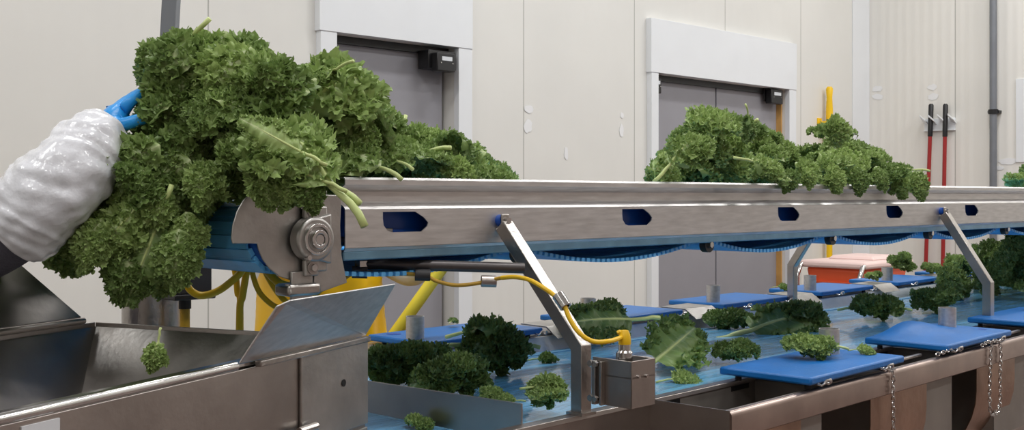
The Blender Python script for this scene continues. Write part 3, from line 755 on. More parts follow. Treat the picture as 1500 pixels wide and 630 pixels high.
build('plug', MB().tube([pl+Vector((0,0,.03)),pl+Vector((0,0,-.012))], .015, 16), M_['black'], mo)
build('plug_lead', MB().tube([pl+Vector((0,0,-.01)),pl+Vector((.001,0,-.3))], .012, 12), M_['yellowdull'], mo)
def hose(pts, r, label):
    tag(build('yellow_hose', MB().tube(bez(pts), r, 12), M_['yellow'] if r < .009 else M_['yellowdull']), label, 'hose', 'yellow hoses under the conveyor end')
hose([at(274,385,2.6),at(270,405,2.6),at(278,424,2.6),at(295,433,2.6),at(318,427,2.6),at(337,414,2.6),at(352,400,2.6),at(362,385,2.6)], .0085, 'thick yellow hose looping in a U beside the steel column')
hose([at(342,385,2.65),at(346,408,2.65),at(348,430,2.65),at(352,450,2.65),at(352,600,2.65)], .0075, 'yellow hose hanging straight down, the side nearer the column')
hose([at(364,385,2.62),at(360,405,2.62),at(355,435,2.62),at(351,460,2.62),at(350,600,2.62)], .0085, 'yellow hose hanging down, crossing the other straight hose')
hose([at(368,385,2.4),at(371,405,2.4),at(380,428,2.4),at(398,446,2.4),at(415,452,2.4),at(440,446,2.42),at(470,420,2.45)], .006, 'thin yellow hose drooping in front of the yellow apron')
hose([at(384,385,2.45),at(392,405,2.45),at(408,430,2.45),at(425,445,2.45),at(450,440,2.47),at(480,415,2.47)], .0065, 'second drooping yellow hose beside the conveyor bearing')
hose([at(392,398,2.4),at(410,415,2.38),at(430,418,2.37),at(445,404,2.37),at(470,390,2.4)], .0085, 'short bright yellow hose behind the foot block')

# ------------------------------------------------------------------ kale
def make_leaf(seed, L, W, curl, ruff, flat=False):
    """blade sheet with ruffled lobes; its margin (and, on the curly ones, its face) breaks into tight frills"""
    rnd = random.Random(seed); nu, nv = 90, 8
    ph = [rnd.uniform(0, 6.28) for _ in range(12)]
    bend = rnd.uniform(.25, .75)*(0.35 if flat else 1); sideb = rnd.uniform(-.3,.3)
    off = Vector((seed*7.3, seed*3.1, 0)); vs = []; ts = []; fs = []
    def rib(u): return Vector((L*u*(1-.12*bend*u*u), sideb*L*u*u*.35, L*.22*math.sin(u*PI*.9)*curl - L*bend*.42*u*u))
    def wid(u): return W*(math.sin(PI*min(1, .10+.88*u**.75))**.7)*(1+.16*math.sin(2*PI*u*4.6+ph[0]))
    def surf(u, v, side):
        r = rib(u); w = wid(u); t = (rib(min(1,u+.01))-rib(max(0,u-.01))).normalized()
        yv = Vector((0,side,0)); yv = (yv-t*yv.dot(t)).normalized(); nz = t.cross(yv)*side
        if nz.z < 0: nz = -nz
        cv = curl*1.4*v; out = w*math.sin(cv)/1.4/curl; dn = -w*(1-math.cos(cv))/1.4/curl*.9
        p = r+t*(.35*w*v*(1-.7*u))+yv*out+nz*dn
        f1 = math.sin(2*PI*u*5.5+ph[1]+side*1.7+v*1.2); f2 = math.sin(2*PI*u*14+ph[2]+side*3+2.2*v)
        p = p+nz*(ruff*W*(.22*f1*v+.13*f2*v*v)+W*.3*noise.noise(p*30+off)*v)
        return p, nz, yv, t
    for side in (-1, 1):
        base = len(vs)
        for i in range(nu+1):
            for j in range(nv+1):
                u, v = i/nu, j/nv; p = surf(u, v, side)[0]; vs.append(p)
                vein = max(0, 1-v*9); vein = max(vein, (1-min(1, abs(math.sin(PI*(u*9-v*.9)))*6))*(1-v)*.7)
                ts.append(min(1, vein))
        for i in range(nu):
            for j in range(nv):
                a = base+i*(nv+1)+j; q = (a, a+1, a+nv+2, a+nv+1); fs.append(q if side < 0 else q[::-1])
    rows = ((.97,18,.15,.25),(.74,15,.13,.22)) + (() if flat else ((.45,13,.15,.26),(.15,11,.14,.24)))
    nr, ns = 5, 34
    for v, cnt, r0, r1 in rows:
        for side in (-1, 1):
            for k in range(cnt):
                u = .06+.94*(k+rnd.uniform(.1,.9))/cnt
                p, nz, yv, t = surf(min(1,u), v+rnd.uniform(-.08,.08), side)
                Rr = W*rnd.uniform(r0, r1)*(.65+.35*math.sin(PI*min(1,u*.9+.1)))
                ax = (nz+yv*rnd.uniform(-.1,1.0)*v+t*rnd.uniform(-.5,.7)+Vector((rnd.uniform(-.3,.3),rnd.uniform(-.3,.3),0))).normalized()
                ex = ax.orthogonal().normalized(); ey = ax.cross(ex)
                a1, a2, a3 = (rnd.uniform(0,6.28) for _ in range(3)); k1 = rnd.choice((3,4)); k2 = rnd.choice((7,8,9,10))
                base = len(vs); ct = rnd.uniform(.0,.25)
                vs.append(p-ax*Rr*.25); ts.append(.35)
                for i in range(1, nr+1):
                    rho = i/nr
                    for j in range(ns):
                        th = 2*PI*j/ns
                        h = -.25+.75*rho*rho*.8+rho**2*.42*math.sin(k1*th+a1)+rho**3*.26*math.sin(k2*th+a2+2*rho)
                        rr = rho*(1+.18*math.sin(k2*th+a3)*rho)+.0
                        q = p+(ex*math.cos(th)+ey*math.sin(th))*Rr*rr+ax*Rr*h
                        q += Vector((noise.noise(q*150+off), noise.noise(q*150+off+Vector((5,5,5))), noise.noise(q*150+off+Vector((9,2,7)))))*Rr*.30*rho
                        vs.append(q); ts.append(ct*(1-rho)*.8)
                for j in range(ns): fs.append((base, base+1+j, base+1+(j+1)%ns))
                for i in range(nr-1):
                    for j in range(ns):
                        a = base+1+i*ns+j; b_ = base+1+i*ns+(j+1)%ns; fs.append((a, a+ns, b_+ns, b_))
    me = bpy.data.meshes.new('kale_leaf'); me.from_pydata(vs, [], fs); me.shade_smooth()
    at_ = me.attributes.new('tissue', 'FLOAT', 'POINT'); at_.data.foreach_set('value', ts)
    path = [Vector((-.42*L*k_, rnd.uniform(-.01,.01)*k_*L*3, -.10*L*k_*k_*bend)) for k_ in (1,.75,.5,.25)] + [rib(u)+Vector((0,0,-.001)) for u in (0,.12,.25,.4,.55,.7,.85)]
    rad = [.0062,.0060,.0056,.0052,.0048,.0042,.0036,.0029,.0022,.0016,.0010]
    st = MB().tube(path, 0, 8, radii=rad); ms = bpy.data.meshes.new('stem'); ms.from_pydata(st.v, [], st.f); ms.shade_smooth(); ms.materials.append(M_['stem'])
    return me, ms
VAR = []
specs = [(1,.18,.075,.8,.6),(2,.16,.07,1.1,.7),(3,.20,.075,.6,.6),(4,.15,.075,1.3,.7),(5,.19,.07,.9,.6),(6,.17,.08,1.0,.7),(7,.14,.07,1.4,.8),(8,.19,.07,.7,.6)]
for sp in specs:
    me, ms = make_leaf(*sp); me.materials.append(M_['kale']); VAR.append((me, ms, sp))
FLAT = [make_leaf(21,.21,.052,.35,.5,True), make_leaf(22,.21,.052,.3,.55,True), make_leaf(23,.21,.050,.5,.55,True)]
for i_, (me, ms) in enumerate(FLAT): me.materials.append(M_['kaledark' if i_ < 2 else 'kale'])
DARK = []
for me, ms, sp in VAR:
    m2 = me.copy(); m2.materials.clear(); m2.materials.append(M_['kaledark']); DARK.append((m2, ms, sp))
R = random.Random(11)
PROTO = {}
STUFF = []; NLEAF = [0]
def leaf(pos, xdir, nrm, scale, label, group=None, var=None, dark=False, center=True, flatv=None, stem=True, stuff=False):
    if flatv is not None: me, ms = FLAT[flatv]; Lf = .21
    else:
        v = R.randrange(len(VAR)) if var is None else var
        me, ms, sp = (DARK if dark else VAR)[v]; Lf = sp[1]
    x = Vector(xdir).normalized(); z = Vector(nrm); z = (z-x*z.dot(x))
    if z.length < 1e-3: z = x.orthogonal()
    z.normalize(); y = z.cross(x)
    rot = Matrix((x, y, z)).transposed().to_4x4()
    org = Vector(pos)-(x*Lf*.5*scale if center else Vector())
    if stuff:
        STUFF.append((me, Matrix.Translation(org) @ rot @ Matrix.Diagonal((scale,scale,scale,1)))); return
    NLEAF[0] += 1
    key = (me.name, stem)
    if key not in PROTO:
        o = bpy.data.objects.new('kale_leaf', me); st = None
        if stem: st = bpy.data.objects.new('stem', ms)
        PROTO[key] = (o, st); first = True
    else: o, st = PROTO[key][0].copy(), (PROTO[key][1].copy() if stem else None)
    COL.objects.link(o)
    if st: COL.objects.link(st); st.parent = o
    o.matrix_world = Matrix.Translation(org) @ rot @ Matrix.Diagonal((scale,scale,scale,1))
    o['label'] = label; o['category'] = 'kale leaf'
    if 'group' in o: del o['group']
    if group: o['group'] = group
    return o
def rv(a=1): return Vector((R.uniform(-1,1),R.uniform(-1,1),R.uniform(-1,1)))*a
def interp(tbl, x):
    if x <= tbl[0][0]: return tbl[0][1]
    for (a, b), (c, d) in zip(tbl, tbl[1:]):
        if x <= c: return b+(d-b)*(x-a)/(c-a)
    return tbl[-1][1]
def heap(tbl, count, label, group, sc=(.75,1.05), dark=False, nn=(CN+.03, CF-.04), inner=0):
    x0, x1 = tbl[0][0], tbl[-1][0]
    for i in range(count+inner):
        st = i >= count
        px = x0+(x1-x0)*(((i+R.random())/count) if not st else R.random())
        q = R.random()**1.5 if not st else R.uniform(.3,.9)
        n = nn[0]+.04+(nn[1]-nn[0]-.08)*q
        s, Y = on_n(C, px, n)
        ztop = CZ-(interp(tbl, px)-HY)/FP*Y
        full = 1.56
        env = 1-.50*max(0, (.45-q)/.45)**2 - .3*max(0, (q-.7)/.3)**2
        k_ = min(1, .5+(ztop-full)*2.2); scl = R.uniform(*sc)*k_
        zmax = full+(ztop-full)*env - .036*scl
        z = full+.02+(max(zmax, full+.025)-full-.02)*(R.random()**.5 if not st else R.uniform(.0,.75))
        rel = (z-full)/max(.02, ztop-full)
        out = Vector((.55,-.75,0))*(1-q) + Vector((0,0,.3+.9*rel)) + rv(.45)
        xd = rv(1); xd.z *= .5
        leaf(C(s,n,z), xd, out, scl, label, group, dark=dark, stem=(q > .35 and .1 < (px-x0)/(x1-x0) < .9 and R.random() < .14), stuff=st)
h1 = [(400,100),(430,80),(470,78),(505,88),(530,110),(560,135),(585,165),(600,178),(640,182),(665,200),(700,215),(720,228),(738,252)]
h2 = [(962,258),(980,205),(1000,172),(1030,156),(1050,150),(1075,158),(1100,165),(1130,182),(1155,208),(1172,218),(1192,205),(1207,172),(1228,170),(1243,190),(1262,205),(1290,222),(1320,242),(1345,262)]
heap(h1, 54, 'curly green kale leaf in the heap on the conveyor discharge end', 'kale heap at the conveyor discharge end', inner=48)
heap(h2, 58, 'curly green kale leaf in the heap in front of the double grey door', 'kale heap before the double door', inner=62)
heap([(1478,262),(1490,245),(1540,235),(1600,225)], 9, 'curly kale leaf in the heap at the far right end of the conveyor', 'kale heap far along the conveyor')
# leaves spilling over the rail
G2 = 'kale heap before the double door'
for px, py, dx, sc in ((1155,266,-.2,.55),(1185,262,.1,.5),(1225,262,.3,.6),(1262,266,.1,.5),(1320,272,.4,.6),(1290,262,.2,.5)):
    s, Y = on_n(C, px, CN-.02); p = at(px, py, Y)
    leaf(p, Vector((dx,-.3,-.8)), Vector((.5,-.8,.2)), sc, 'curly kale leaf drooping over the near conveyor rail by the double door heap', 'kale leaves over the rail', stem=False)
leaf(at(1226,192,3.5), Vector((.1,0,1)), Vector((.2,-1,.2)), .8, 'upright curly kale leaf crowning the double door heap under the yellow tool', stem=False)
leaf(at(1048,172,3.2), Vector((1,.1,.1)), Vector((0,-.6,1)), .9, 'curly kale leaf at the very top of the double door heap', stem=False)
leaf(at(1350,272,3.7), Vector((.4,-.2,-.9)), Vector((.4,-.8,.3)), .55, 'kale leaf tip drooping over the rail at the squeegee end of the double door heap', stem=False)
# the big bunch pulled off the conveyor end
poly = [(195,70),(255,42),(330,38),(372,56),(405,92),(475,95),(475,255),(440,296),(395,306),(360,290),(335,315),(305,340),(335,375),(305,410),(255,410),(245,455),(200,475),(170,440),(150,400),(115,410),(72,365),(76,305),(100,265),(85,212),(115,183),(180,180),(192,150)]
def inside(p, pl):
    x, y = p; r = False
    for (x1,y1),(x2,y2) in zip(pl, pl[1:]+pl[:1]):
        if (y1 > y) != (y2 > y) and x < (x2-x1)*(y-y1)/(y2-y1)+x1: r = not r
    return r
G1 = 'kale bunch being pulled off the conveyor'
k = 0
while k < 110:
    st = k >= 58
    p = (R.uniform(80,470), R.uniform(50,455))
    if not inside(p, poly): continue
    Y = R.uniform(2.0, 2.22) if p[0] < 300 else R.uniform(2.02, 2.25)
    if st: Y += .08
    if p[0] > 330 and p[1] > 240: Y = R.uniform(1.98, 2.05)
    low = p[1] > 270
    xd = (Vector((.1,-.1,-1))+rv(.3)).normalized() if low else (Vector((-.6,-.1,-.35))+rv(.7)).normalized()
    nr = Vector((.1,-1,.45))+rv(.5)
    sc = R.uniform(.6,.9) if low else R.uniform(.75,1.05)
    e = xd*.085*sc; c_ = at(p[0],p[1],Y); ok = True
    for q in (c_+e, c_-e, c_+Vector((.045*sc,0,0)), c_-Vector((.045*sc,0,0)), c_+Vector((0,0,.045*sc)), c_-Vector((0,0,.045*sc))):
        if not inside((PX0+q.x/q.y*FP, HY-(q.z-CZ)/q.y*FP), poly): ok = False
    if not ok: continue
    leaf(c_, xd, nr, sc, 'curly kale leaf in the bunch that the blue gloved hand pulls over the drum', G1, stem=R.random() < .03, stuff=st)
    k += 1
# characteristic big leaves with visible ribs: pixel of blade base, blade tip, depth
def leafpp(b, t_, Y0, Y1, label, nrm=(.1,-1,.3), flatv=None, dark=False, group=None, k=1.0, var=None, stem=True):
    p0, p1 = at(b[0],b[1],Y0), at(t_[0],t_[1],Y1)
    Lf = .21 if flatv is not None else specs[var or 0][1]
    return leaf(p0, p1-p0, Vector(nrm), (p1-p0).length/Lf*k, label, group, var=var or 0, dark=dark, center=False, flatv=flatv, stem=stem)
leafpp((440,222),(345,180),1.93,1.93,'large pale ribbed kale leaf with its thick stem pointing down over the rail', flatv=2)
leafpp((465,262),(360,225),1.94,1.95,'kale leaf with pale stem lying just under the large ribbed leaf', flatv=2)
leafpp((232,325),(195,455),2.02,2.04,'long kale leaf hanging straight down over the hopper', flatv=2)
for b_, t_, Y in (((272,310),(280,385),2.02),((262,335),(250,430),2.0),((150,320),(110,400),2.0),((205,350),(170,455),2.03),((128,200),(150,290),2.0)):
    leafpp(b_, t_, Y, Y, 'curly kale leaf dangling from the underside of the pulled bunch', var=R.choice((0,2,4,7)), group='dangling kale leaves', nrm=(R.uniform(-.3,.3),-1,.2), stem=False)
for x_, y_, dx in ((452,285,.2),(425,270,-.3),(395,268,-.1)):
    leaf(at(x_,y_,1.95), Vector((dx,-.1,-.9)), Vector((.1,-1,.3)), .55, 'curly kale leaf flopping over the end plate above the bearing', 'kale over the end plate', stem=False)
leafpp((205,300),(140,390),2.02,2.0,'kale leaf hanging at the sleeve side of the bunch', var=0)
leafpp((330,110),(225,80),2.1,2.15,'kale leaf at the top of the bunch beside the grey pole', var=5)
leafpp((440,150),(560,120),2.2,2.4,'kale leaf with a pale cut stem near the top of the discharge heap', var=1)
# bare thick stems poking out: children would be leaves; each stem belongs to its own leaf
def stemleaf(tip_, base, Y, label, sc=.6):
    p1, p0 = at(*tip_, Y), at(*base, Y+.03)
    d = (p0-p1); Ls = d.length
    s_ = Ls/(.42*.21)*.75; s_ = max(.5, min(s_, 1.4))
    leaf(p1+d.normalized()*(.42*specs[0][1]*s_), d, Vector((.1,-.6,1)), s_, label, var=0, center=False)
stemleaf((541,322),(455,245),1.93,'kale leaf whose thick pale stem hangs farthest down over the rail')
stemleaf((530,289),(450,258),1.95,'kale leaf whose pale stem ends just above the longest hanging stem')
stemleaf((590,256),(530,236),2.28,'kale leaf with pale cut stem resting on the rail edge below the heap')
stemleaf((606,243),(560,230),2.36,'kale leaf with short pale stem beside the rail, middle of three cut stems')
stemleaf((658,210),(600,232),2.5,'kale leaf with straight pale stem pointing up toward the single door')
stemleaf((515,85),(480,110),2.2,'kale leaf with cut stem sticking up at the top of the discharge heap')
stemleaf((958,264),(995,228),2.95,'kale leaf with curved pale stem at the left foot of the double door heap')
stemleaf((1077,228),(1115,240),3.1,'kale leaf with pale stem across the middle of the double door heap')
stemleaf((1160,262),(1130,254),3.2,'kale leaf with white cut stem low at the right of the double door heap')
stemleaf((1362,247),(1325,250),3.75,'kale leaf with long pale stem reaching toward the red handled squeegees')
stemleaf((1095,152),(1096,175),3.2,'kale leaf with short stem standing up at the crest of the double door heap')

# kale on the trimming table
def clump(px0, px1, yt, yb, z, k, label, group=None, dark=True):
    pc = (px0+px1)/2; h = yb-yt
    g = ground(pc, yb-h*.15, z); w = (px1-px0)/FP*g.y; hh = h/FP*g.y
    for i in range(k):
        f = (i+.5)/k; a = R.uniform(0, 2*PI)
        sc = min(1.15, max(w*.62, hh*.95)/.165)
        ex = w*.5-.065*sc
        dx = (2*f-1)*max(ex, .0); lim = max(.0, hh-.075*sc)
        p = g+Vector((dx, R.uniform(.0,.08)*min(1,w/.2), .035*sc+lim*math.sqrt(max(0,1-(dx/(w*.55))**2))*R.uniform(.25,1)))
        leaf(p, Vector((math.cos(a)*.9, math.sin(a)*.6, R.uniform(-.1,.25))), Vector((0,-.35,1))+rv(.3), sc, label, group, dark=dark, stem=R.random() < .1)
def single(px0, px1, yt, yb, z, label, dark=True, var=None, ang=0, group=None):
    pc = (px0+px1)/2; h = yb-yt
    g = ground(pc, yb-h*.22, z); w = (px1-px0)/FP*g.y; hh = h/FP*g.y
    leaf(g+Vector((0,.0,hh*.38)), Vector((math.cos(ang),math.sin(ang)*.6,0.05)), Vector((0,-.5,1)), w/.175, label, group, dark=dark, var=var)
TG = 'kale leaves bunched behind the steel divider plate'
clump(518,660,508,582,ZB,8,'dark curly kale leaf bunched on the belt behind the steel divider plate',TG)
clump(590,725,530,602,ZB,6,'dark curly kale leaf bunched on the belt behind the steel divider plate',TG)
clump(668,780,478,568,ZB,8,'dark curly kale leaf in the tall mound beside the divider plate','tall kale mound on the belt')
clump(768,832,560,622,ZB,5,'light curly kale leaf between the divider plate and the near post','kale by the near post',dark=False)
clump(700,760,570,612,ZB,3,'light curly kale leaf at the upright end of the divider plate','kale at the divider plate end',dark=False)
single(785,820,518,535,ZB,'tiny kale scrap lying alone on the belt beside the tall mound')
clump(585,640,612,634,ZB,3,'small kale leaf on the belt below the divider plate','kale below the divider plate',dark=False)
leafpp((925,468),(822,480),2.95,2.85,'dark kale leaf with a straight pale rib standing behind the yellow cable',nrm=(.1,-.8,.7),flatv=0,k=1.0)
clump(815,925,450,520,ZB,4,'dark curly kale leaf behind the yellow sensor cable','kale behind the yellow cable')
leafpp((960,528),(1035,480),3.05,3.3,'dark kale leaf with a forked pale rib beside the sensor box',nrm=(.1,-.8,.7),flatv=1,k=1.0)
clump(965,1040,480,532,ZB,4,'dark curly kale leaf on the belt just beyond the sensor box','kale beyond the sensor box')
clump(1045,1125,502,545,ZB,4,'rounded curly kale leaf in the middle of the belt before the nearest blue board','kale in the middle of the belt')
clump(1030,1110,457,487,ZB,4,'dark kale leaf in the low row along the far rail','kale row along the far rail')
leafpp((1100,484),(1205,455),4.0,4.2,'kale leaf with a long pale rib lying by the far cranked post',nrm=(0,-.7,.8),flatv=0,k=1.0)
clump(1110,1222,448,490,ZB,5,'dark curly kale leaf at the foot of the far cranked post','kale at the far post foot')
clump(1243,1335,437,478,ZB,6,'dark curly kale leaf in the belt clump behind the warped board','kale clump behind the warped board')
clump(1335,1414,424,466,ZB,6,'dark curly kale leaf in the belt clump beside the second near post','kale clump by the second near post')
clump(1146,1238,494,534,ZR+.034,5,'light curly kale leaf piled on the nearest blue cutting board','kale on the nearest board',dark=False)
single(1255,1284,503,523,ZR+.034,'small kale scrap alone behind the steel tube on the nearest board',dark=False)
single(654,674,460,484,ZR+.034,'small light kale scrap alone on the board behind the hopper flap',dark=False, ang=1.4)
single(848,868,448,466,ZR+.034,'small kale scrap behind the steel tube near the sensor cable')
single(1140,1160,412,430,ZR+.034,'small kale scrap left of the steel tube just beyond the far post')
clump(1268,1302,394,418,ZR+.034,2,'light kale leaf at the left end of the board by the orange tub','kale on the board by the tub',dark=False)
clump(1300,1346,372,405,ZR+.034,4,'dark kale leaf in the round mound in front of the orange tub','kale mound before the orange tub')
clump(1345,1385,388,405,ZR+.034,3,'light kale leaf on the far rail beyond the orange tub','kale on the far rail',dark=False)
single(985,1032,546,564,ZB,'single pale kale leaf lying flat on the wet belt by the chute',dark=False,var=2,ang=.3)
single(1362,1380,445,460,ZB,'tiny kale scrap on the belt edge at the second near post base',dark=False)
single(1036,1046,560,574,ZR-.03,'tiny kale scrap stuck on the inner wall of the open chute')
# the big pile at the far right of the belt
for i in range(62):
    px = R.uniform(1390,1530); prof = [(1375,400),(1400,378),(1440,350),(1470,338),(1500,330),(1560,325)]
    Yb = R.uniform(5.3,6.6); yb = HY+.49*FP/Yb
    yt = interp(prof, px)+12
    py = yt+(yb-10-yt)*R.random()**.8
    leaf(at(px,py,Yb), rv(1), Vector((0,-.7,.6))+rv(.5), R.uniform(.8,1.15), 'dark curly kale leaf in the tall pile at the far end of the table belt', 'tall kale pile on the belt', dark=True, stem=False, stuff=i >= 22)

# leaf dropping into the hopper
leafpp((232,500),(225,548),1.9,1.9,'small kale leaf falling inside the steel hopper',var=3,nrm=(0,-1,.2))

# leaves buried in the heaps, too many to tell apart
def bury():
    bm = bmesh.new(); src = {}
    for me, mx in STUFF:
        t_ = me.copy(); t_.transform(mx); bm.from_mesh(t_); bpy.data.meshes.remove(t_)
    m = bpy.data.meshes.new('kale_leaves'); bm.to_mesh(m); bm.free(); m.shade_smooth(); m.materials.clear(); m.materials.append(M_['kale'])
    o = link(bpy.data.objects.new('kale_leaves', m)); tag(o, 'many more curly kale leaves buried deep inside the heaps', 'kale leaves', kind='stuff')
bury()
print('LEAVES', NLEAF[0], len(STUFF))

# ------------------------------------------------------------------ people
def skin(name, verts, edges, m, parent=None, loc=Vector(), sub=2, root=0):
    me = bpy.data.meshes.new(name); me.from_pydata([Vector(v[0])-loc for v in verts], edges, [])
    me.materials.append(m)
    o = link(bpy.data.objects.new(name, me))
    sk = o.modifiers.new('skin', 'SKIN'); sk.use_smooth_shade = True
    if not me.skin_vertices: me.attributes  # layer made by modifier
    if not me.skin_vertices:
        bm = bmesh.new(); bm.from_mesh(me); bm.verts.layers.skin.verify(); bm.to_mesh(me); bm.free()
    for i, v in enumerate(verts):
        d = me.skin_vertices[0].data[i]; r = v[1]; d.radius = (r, r) if not isinstance(r, tuple) else r; d.use_root = (i == root)
    ss = o.modifiers.new('sub', 'SUBSURF'); ss.levels = sub; ss.render_levels = sub
    if parent: o.parent = parent
    else: o.location = loc
    WL[o.name] = loc
    return o
def hand_chain(V, E, wrist_i, wrist, direc, palm_n, curl=.5, size=1.0, grow=0, thumb=1):
    d = Vector(direc).normalized(); pn = Vector(palm_n); pn = (pn-d*pn.dot(d)).normalized(); sd = d.cross(pn)*thumb
    pa_ = Vector(wrist)+d*.045*size; V.append((pa_, (.030*size+grow,.018*size+grow))); ip = len(V)-1; E.append((wrist_i, ip))
    for k, (o_, ln) in enumerate(((-.030,.078),(-.010,.088),(.010,.082),(.028,.062))):
        b = Vector(wrist)+d*.09*size+sd*o_*size; V.append((b, .0095*size+grow)); ib = len(V)-1; E.append((ip, ib))
        p = b; dd = d.copy()
        for j in range(3):
            dd = (dd+pn*curl*(.8 if j else .4)).normalized(); p = p+dd*ln*size*(.42,.32,.26)[j]
            V.append((p, (.0085-.0008*j)*size+grow)); E.append((len(V)-2 if j else ib, len(V)-1))
    b = Vector(wrist)+d*.035*size-sd*.038*size+pn*.01; V.append((b, .012*size+grow)); E.append((ip, len(V)-1))
    b2 = b+(d*.6-sd*.5+pn*.4).normalized()*.035*size; V.append((b2, .0105*size+grow)); E.append((len(V)-2, len(V)-1))
    b3 = b2+(d*.8-sd*.1+pn*.6).normalized()*.03*size; V.append((b3, .0095*size+grow)); E.append((len(V)-2, len(V)-1))
def person(loc, face, arms, label, coat, extra, mats):
    """loc: feet centre; face: heading unit vector; arms: [(shoulder, elbow, wrist, handdir, palmn)] for both sides"""
    loc = Vector(loc); f = Vector(face).normalized(); r = Vector((f.y, -f.x, 0)); up = Vector((0,0,1))
    def W(x, y, z): return loc+r*x+f*y+up*z
    V = [(W(0,0,.95),(.15,.11))]; E = []
    def ad(p, rad, prev): V.append((p, rad)); E.append((prev, len(V)-1)); return len(V)-1
    sp = ad(W(0,.01,1.12),(.135,.105),0); ch = ad(W(0,.0,1.32),(.15,.115),sp); nk = ad(W(0,0,1.46),.06,ch); n2 = ad(W(0,.01,1.52),.055,nk)
    hd = ad(W(0,.025,1.60),(.078,.088),n2); h2_ = ad(W(0,.015,1.68),(.075,.088),hd); ad(W(0,.01,1.735),(.045,.05),h2_)
    ad(W(0,.125,1.615),.012,hd)          # nose
    ad(W(.085,.01,1.62),.016,hd); ad(W(-.085,.01,1.62),.016,hd)   # ears
    armi = []
    for sx, (sh, el, wr, hdir, pn) in zip((1,-1), arms):
        a = ad(sh, .06, ch); b = ad(el, .045, a); c_ = ad((el+(wr-el)*.5), .042, b); d_ = ad(wr, .028, c_)
        hand_chain(V, E, d_, wr, hdir, pn, thumb=sx); armi.append((a,b,c_,d_))
    for sx in (1,-1):
        a = ad(W(.10*sx,0,.86),.095,0); b = ad(W(.11*sx,.01,.50),.062,a); c_ = ad(W(.11*sx,-.01,.28),.055,b); d_ = ad(W(.11*sx,-.02,.09),.04,c_)
        e = ad(W(.115*sx,.08,.045),.042,d_); ad(W(.12*sx,.17,.035),.035,e)
    body = skin('person', V, E, mats['skin'], None, loc)
    tag(body, label, 'person')
    # clothes follow the body
    CV = [(W(0,0,.95),(.175,.135))]; CE = []
    def ac(p, rad, prev): CV.append((p, rad)); CE.append((prev, len(CV)-1)); return len(CV)-1
    s2 = ac(W(0,.01,1.12),(.16,.13),0); c2 = ac(W(0,.0,1.33),(.17,.135),s2); ac(W(0,0,1.44),.085,c2)
    for (sh, el, wr, hdir, pn) in arms:
        a = ac(sh, .078, c2); b = ac(el, .062, a); c_ = ac(el+(wr-el)*.5, .055, b); ac(el+(wr-el)*.86, .045, c_)
    for sx in (1,-1):
        a = ac(W(.10*sx,0,.86),.115,0); b = ac(W(.11*sx,.01,.50),.085,a); ac(W(.11*sx,-.01,.15),.07,b)
    skin('coverall', CV, CE, coat, body, loc)
    for sx in (1,-1):
        skin('boot', [(W(.11*sx,-.02,.24),.062),(W(.11*sx,-.02,.07),.055),(W(.115*sx,.09,.045),.05),(W(.12*sx,.19,.04),.042)], [(0,1),(1,2),(2,3)], mats['boot'], body, loc)
    skin('hair_net', [(W(0,-.02,1.60),(.085,.09)),(W(0,-.005,1.69),(.085,.098)),(W(0,0,1.755),(.05,.055))], [(0,1),(1,2)], mats['net'], body, loc)
    for sx in (1,-1):
        build('eye', MB().tube([W(.03*sx,.103,1.635),W(.03*sx,.112,1.635)], .010, 12), M_['black'], body)
    build('mouth', MB().tube([W(-.024,.104,1.565),W(0,.112,1.562),W(.024,.104,1.565)], .005, 8), mats['lip'], body)
    # gloves
    for sx, (sh, el, wr, hdir, pn) in zip((1,-1), arms):
        GV = [(wr-(wr-el).normalized()*.07,.036),(wr,.033)]; GE = [(0,1)]
        hand_chain(GV, GE, 1, wr, hdir, pn, grow=.002, thumb=sx)
        skin('glove', GV, GE, M_['glove'], body, loc)
    return body, W
PM = {'skin':M_['skin'],'boot':M_['rubber'],'net':M_['whitecloth'],'lip':mat('lips',(160,96,90),.5)}
# worker at left: face heading toward +x
sh1 = Vector((-1.20, 2.17, 1.37)); el1 = at(38, 335, 2.0); wr1 = at(140, 205, 2.06)
sh2 = Vector((-1.38, 2.54, 1.38)); el2 = Vector((-1.42, 2.62, 1.10)); wr2 = Vector((-1.30, 2.58, .86))
hd1 = (at(178,158,2.10)-wr1)
p1, W1 = person((-1.36, 2.36, 0), (.9,-.12,0), [(sh1,el1,wr1,hd1,Vector((.5,.3,-.8))), (sh2,el2,wr2,Vector((.3,-.05,-.9)),Vector((0,-1,0)))],
    'person in dark grey clothing, clear plastic sleeve and blue glove pulling kale at left', M_['cloth'], None, PM)
# baggy plastic oversleeve
def oversleeve():
    pts = [at(18,345,2.0), at(30,335,2.0), at(50,312,2.0), at(75,285,2.0), at(98,255,2.01), at(118,228,2.03), at(138,205,2.05), at(152,190,2.07)]
    rad = [.052,.068,.076,.078,.076,.068,.056,.042]
    P = bez(pts, 10); seg = 56; n = len(P); vs = []; fs = []
    up = None
    for i, p in enumerate(P):
        d = (P[min(i+1,n-1)]-P[max(i-1,0)]).normalized()
        if up is None: up = Vector((0,0,1))
        x = (up-d*up.dot(d)).normalized(); y = d.cross(x); up = x
        q = i/(n-1)*(len(rad)-1); a = int(min(q, len(rad)-2)); r = rad[a]+(rad[a+1]-rad[a])*(q-a)
        for j in range(seg):
            an = 2*PI*j/seg; v = p+x*math.cos(an)*r+y*math.sin(an)*r
            k = noise.noise(v*9)*.016+abs(noise.noise(v*26+Vector((3,1,4))))*.010+.0012*math.sin(i*1.1+3*math.sin(an*2))
            vs.append(v+(v-p).normalized()*k)
    for i in range(n-1):
        for j in range(seg): fs.append((i*seg+j, i*seg+(j+1)%seg, (i+1)*seg+(j+1)%seg, (i+1)*seg+j))
    mb = MB().add(vs, fs); o = build('plastic_sleeve', mb, M_['plastic'], p1, smooth=60)
    m = o.modifiers.new('sub','SUBSURF'); m.levels = 1; m.render_levels = 1
oversleeve()
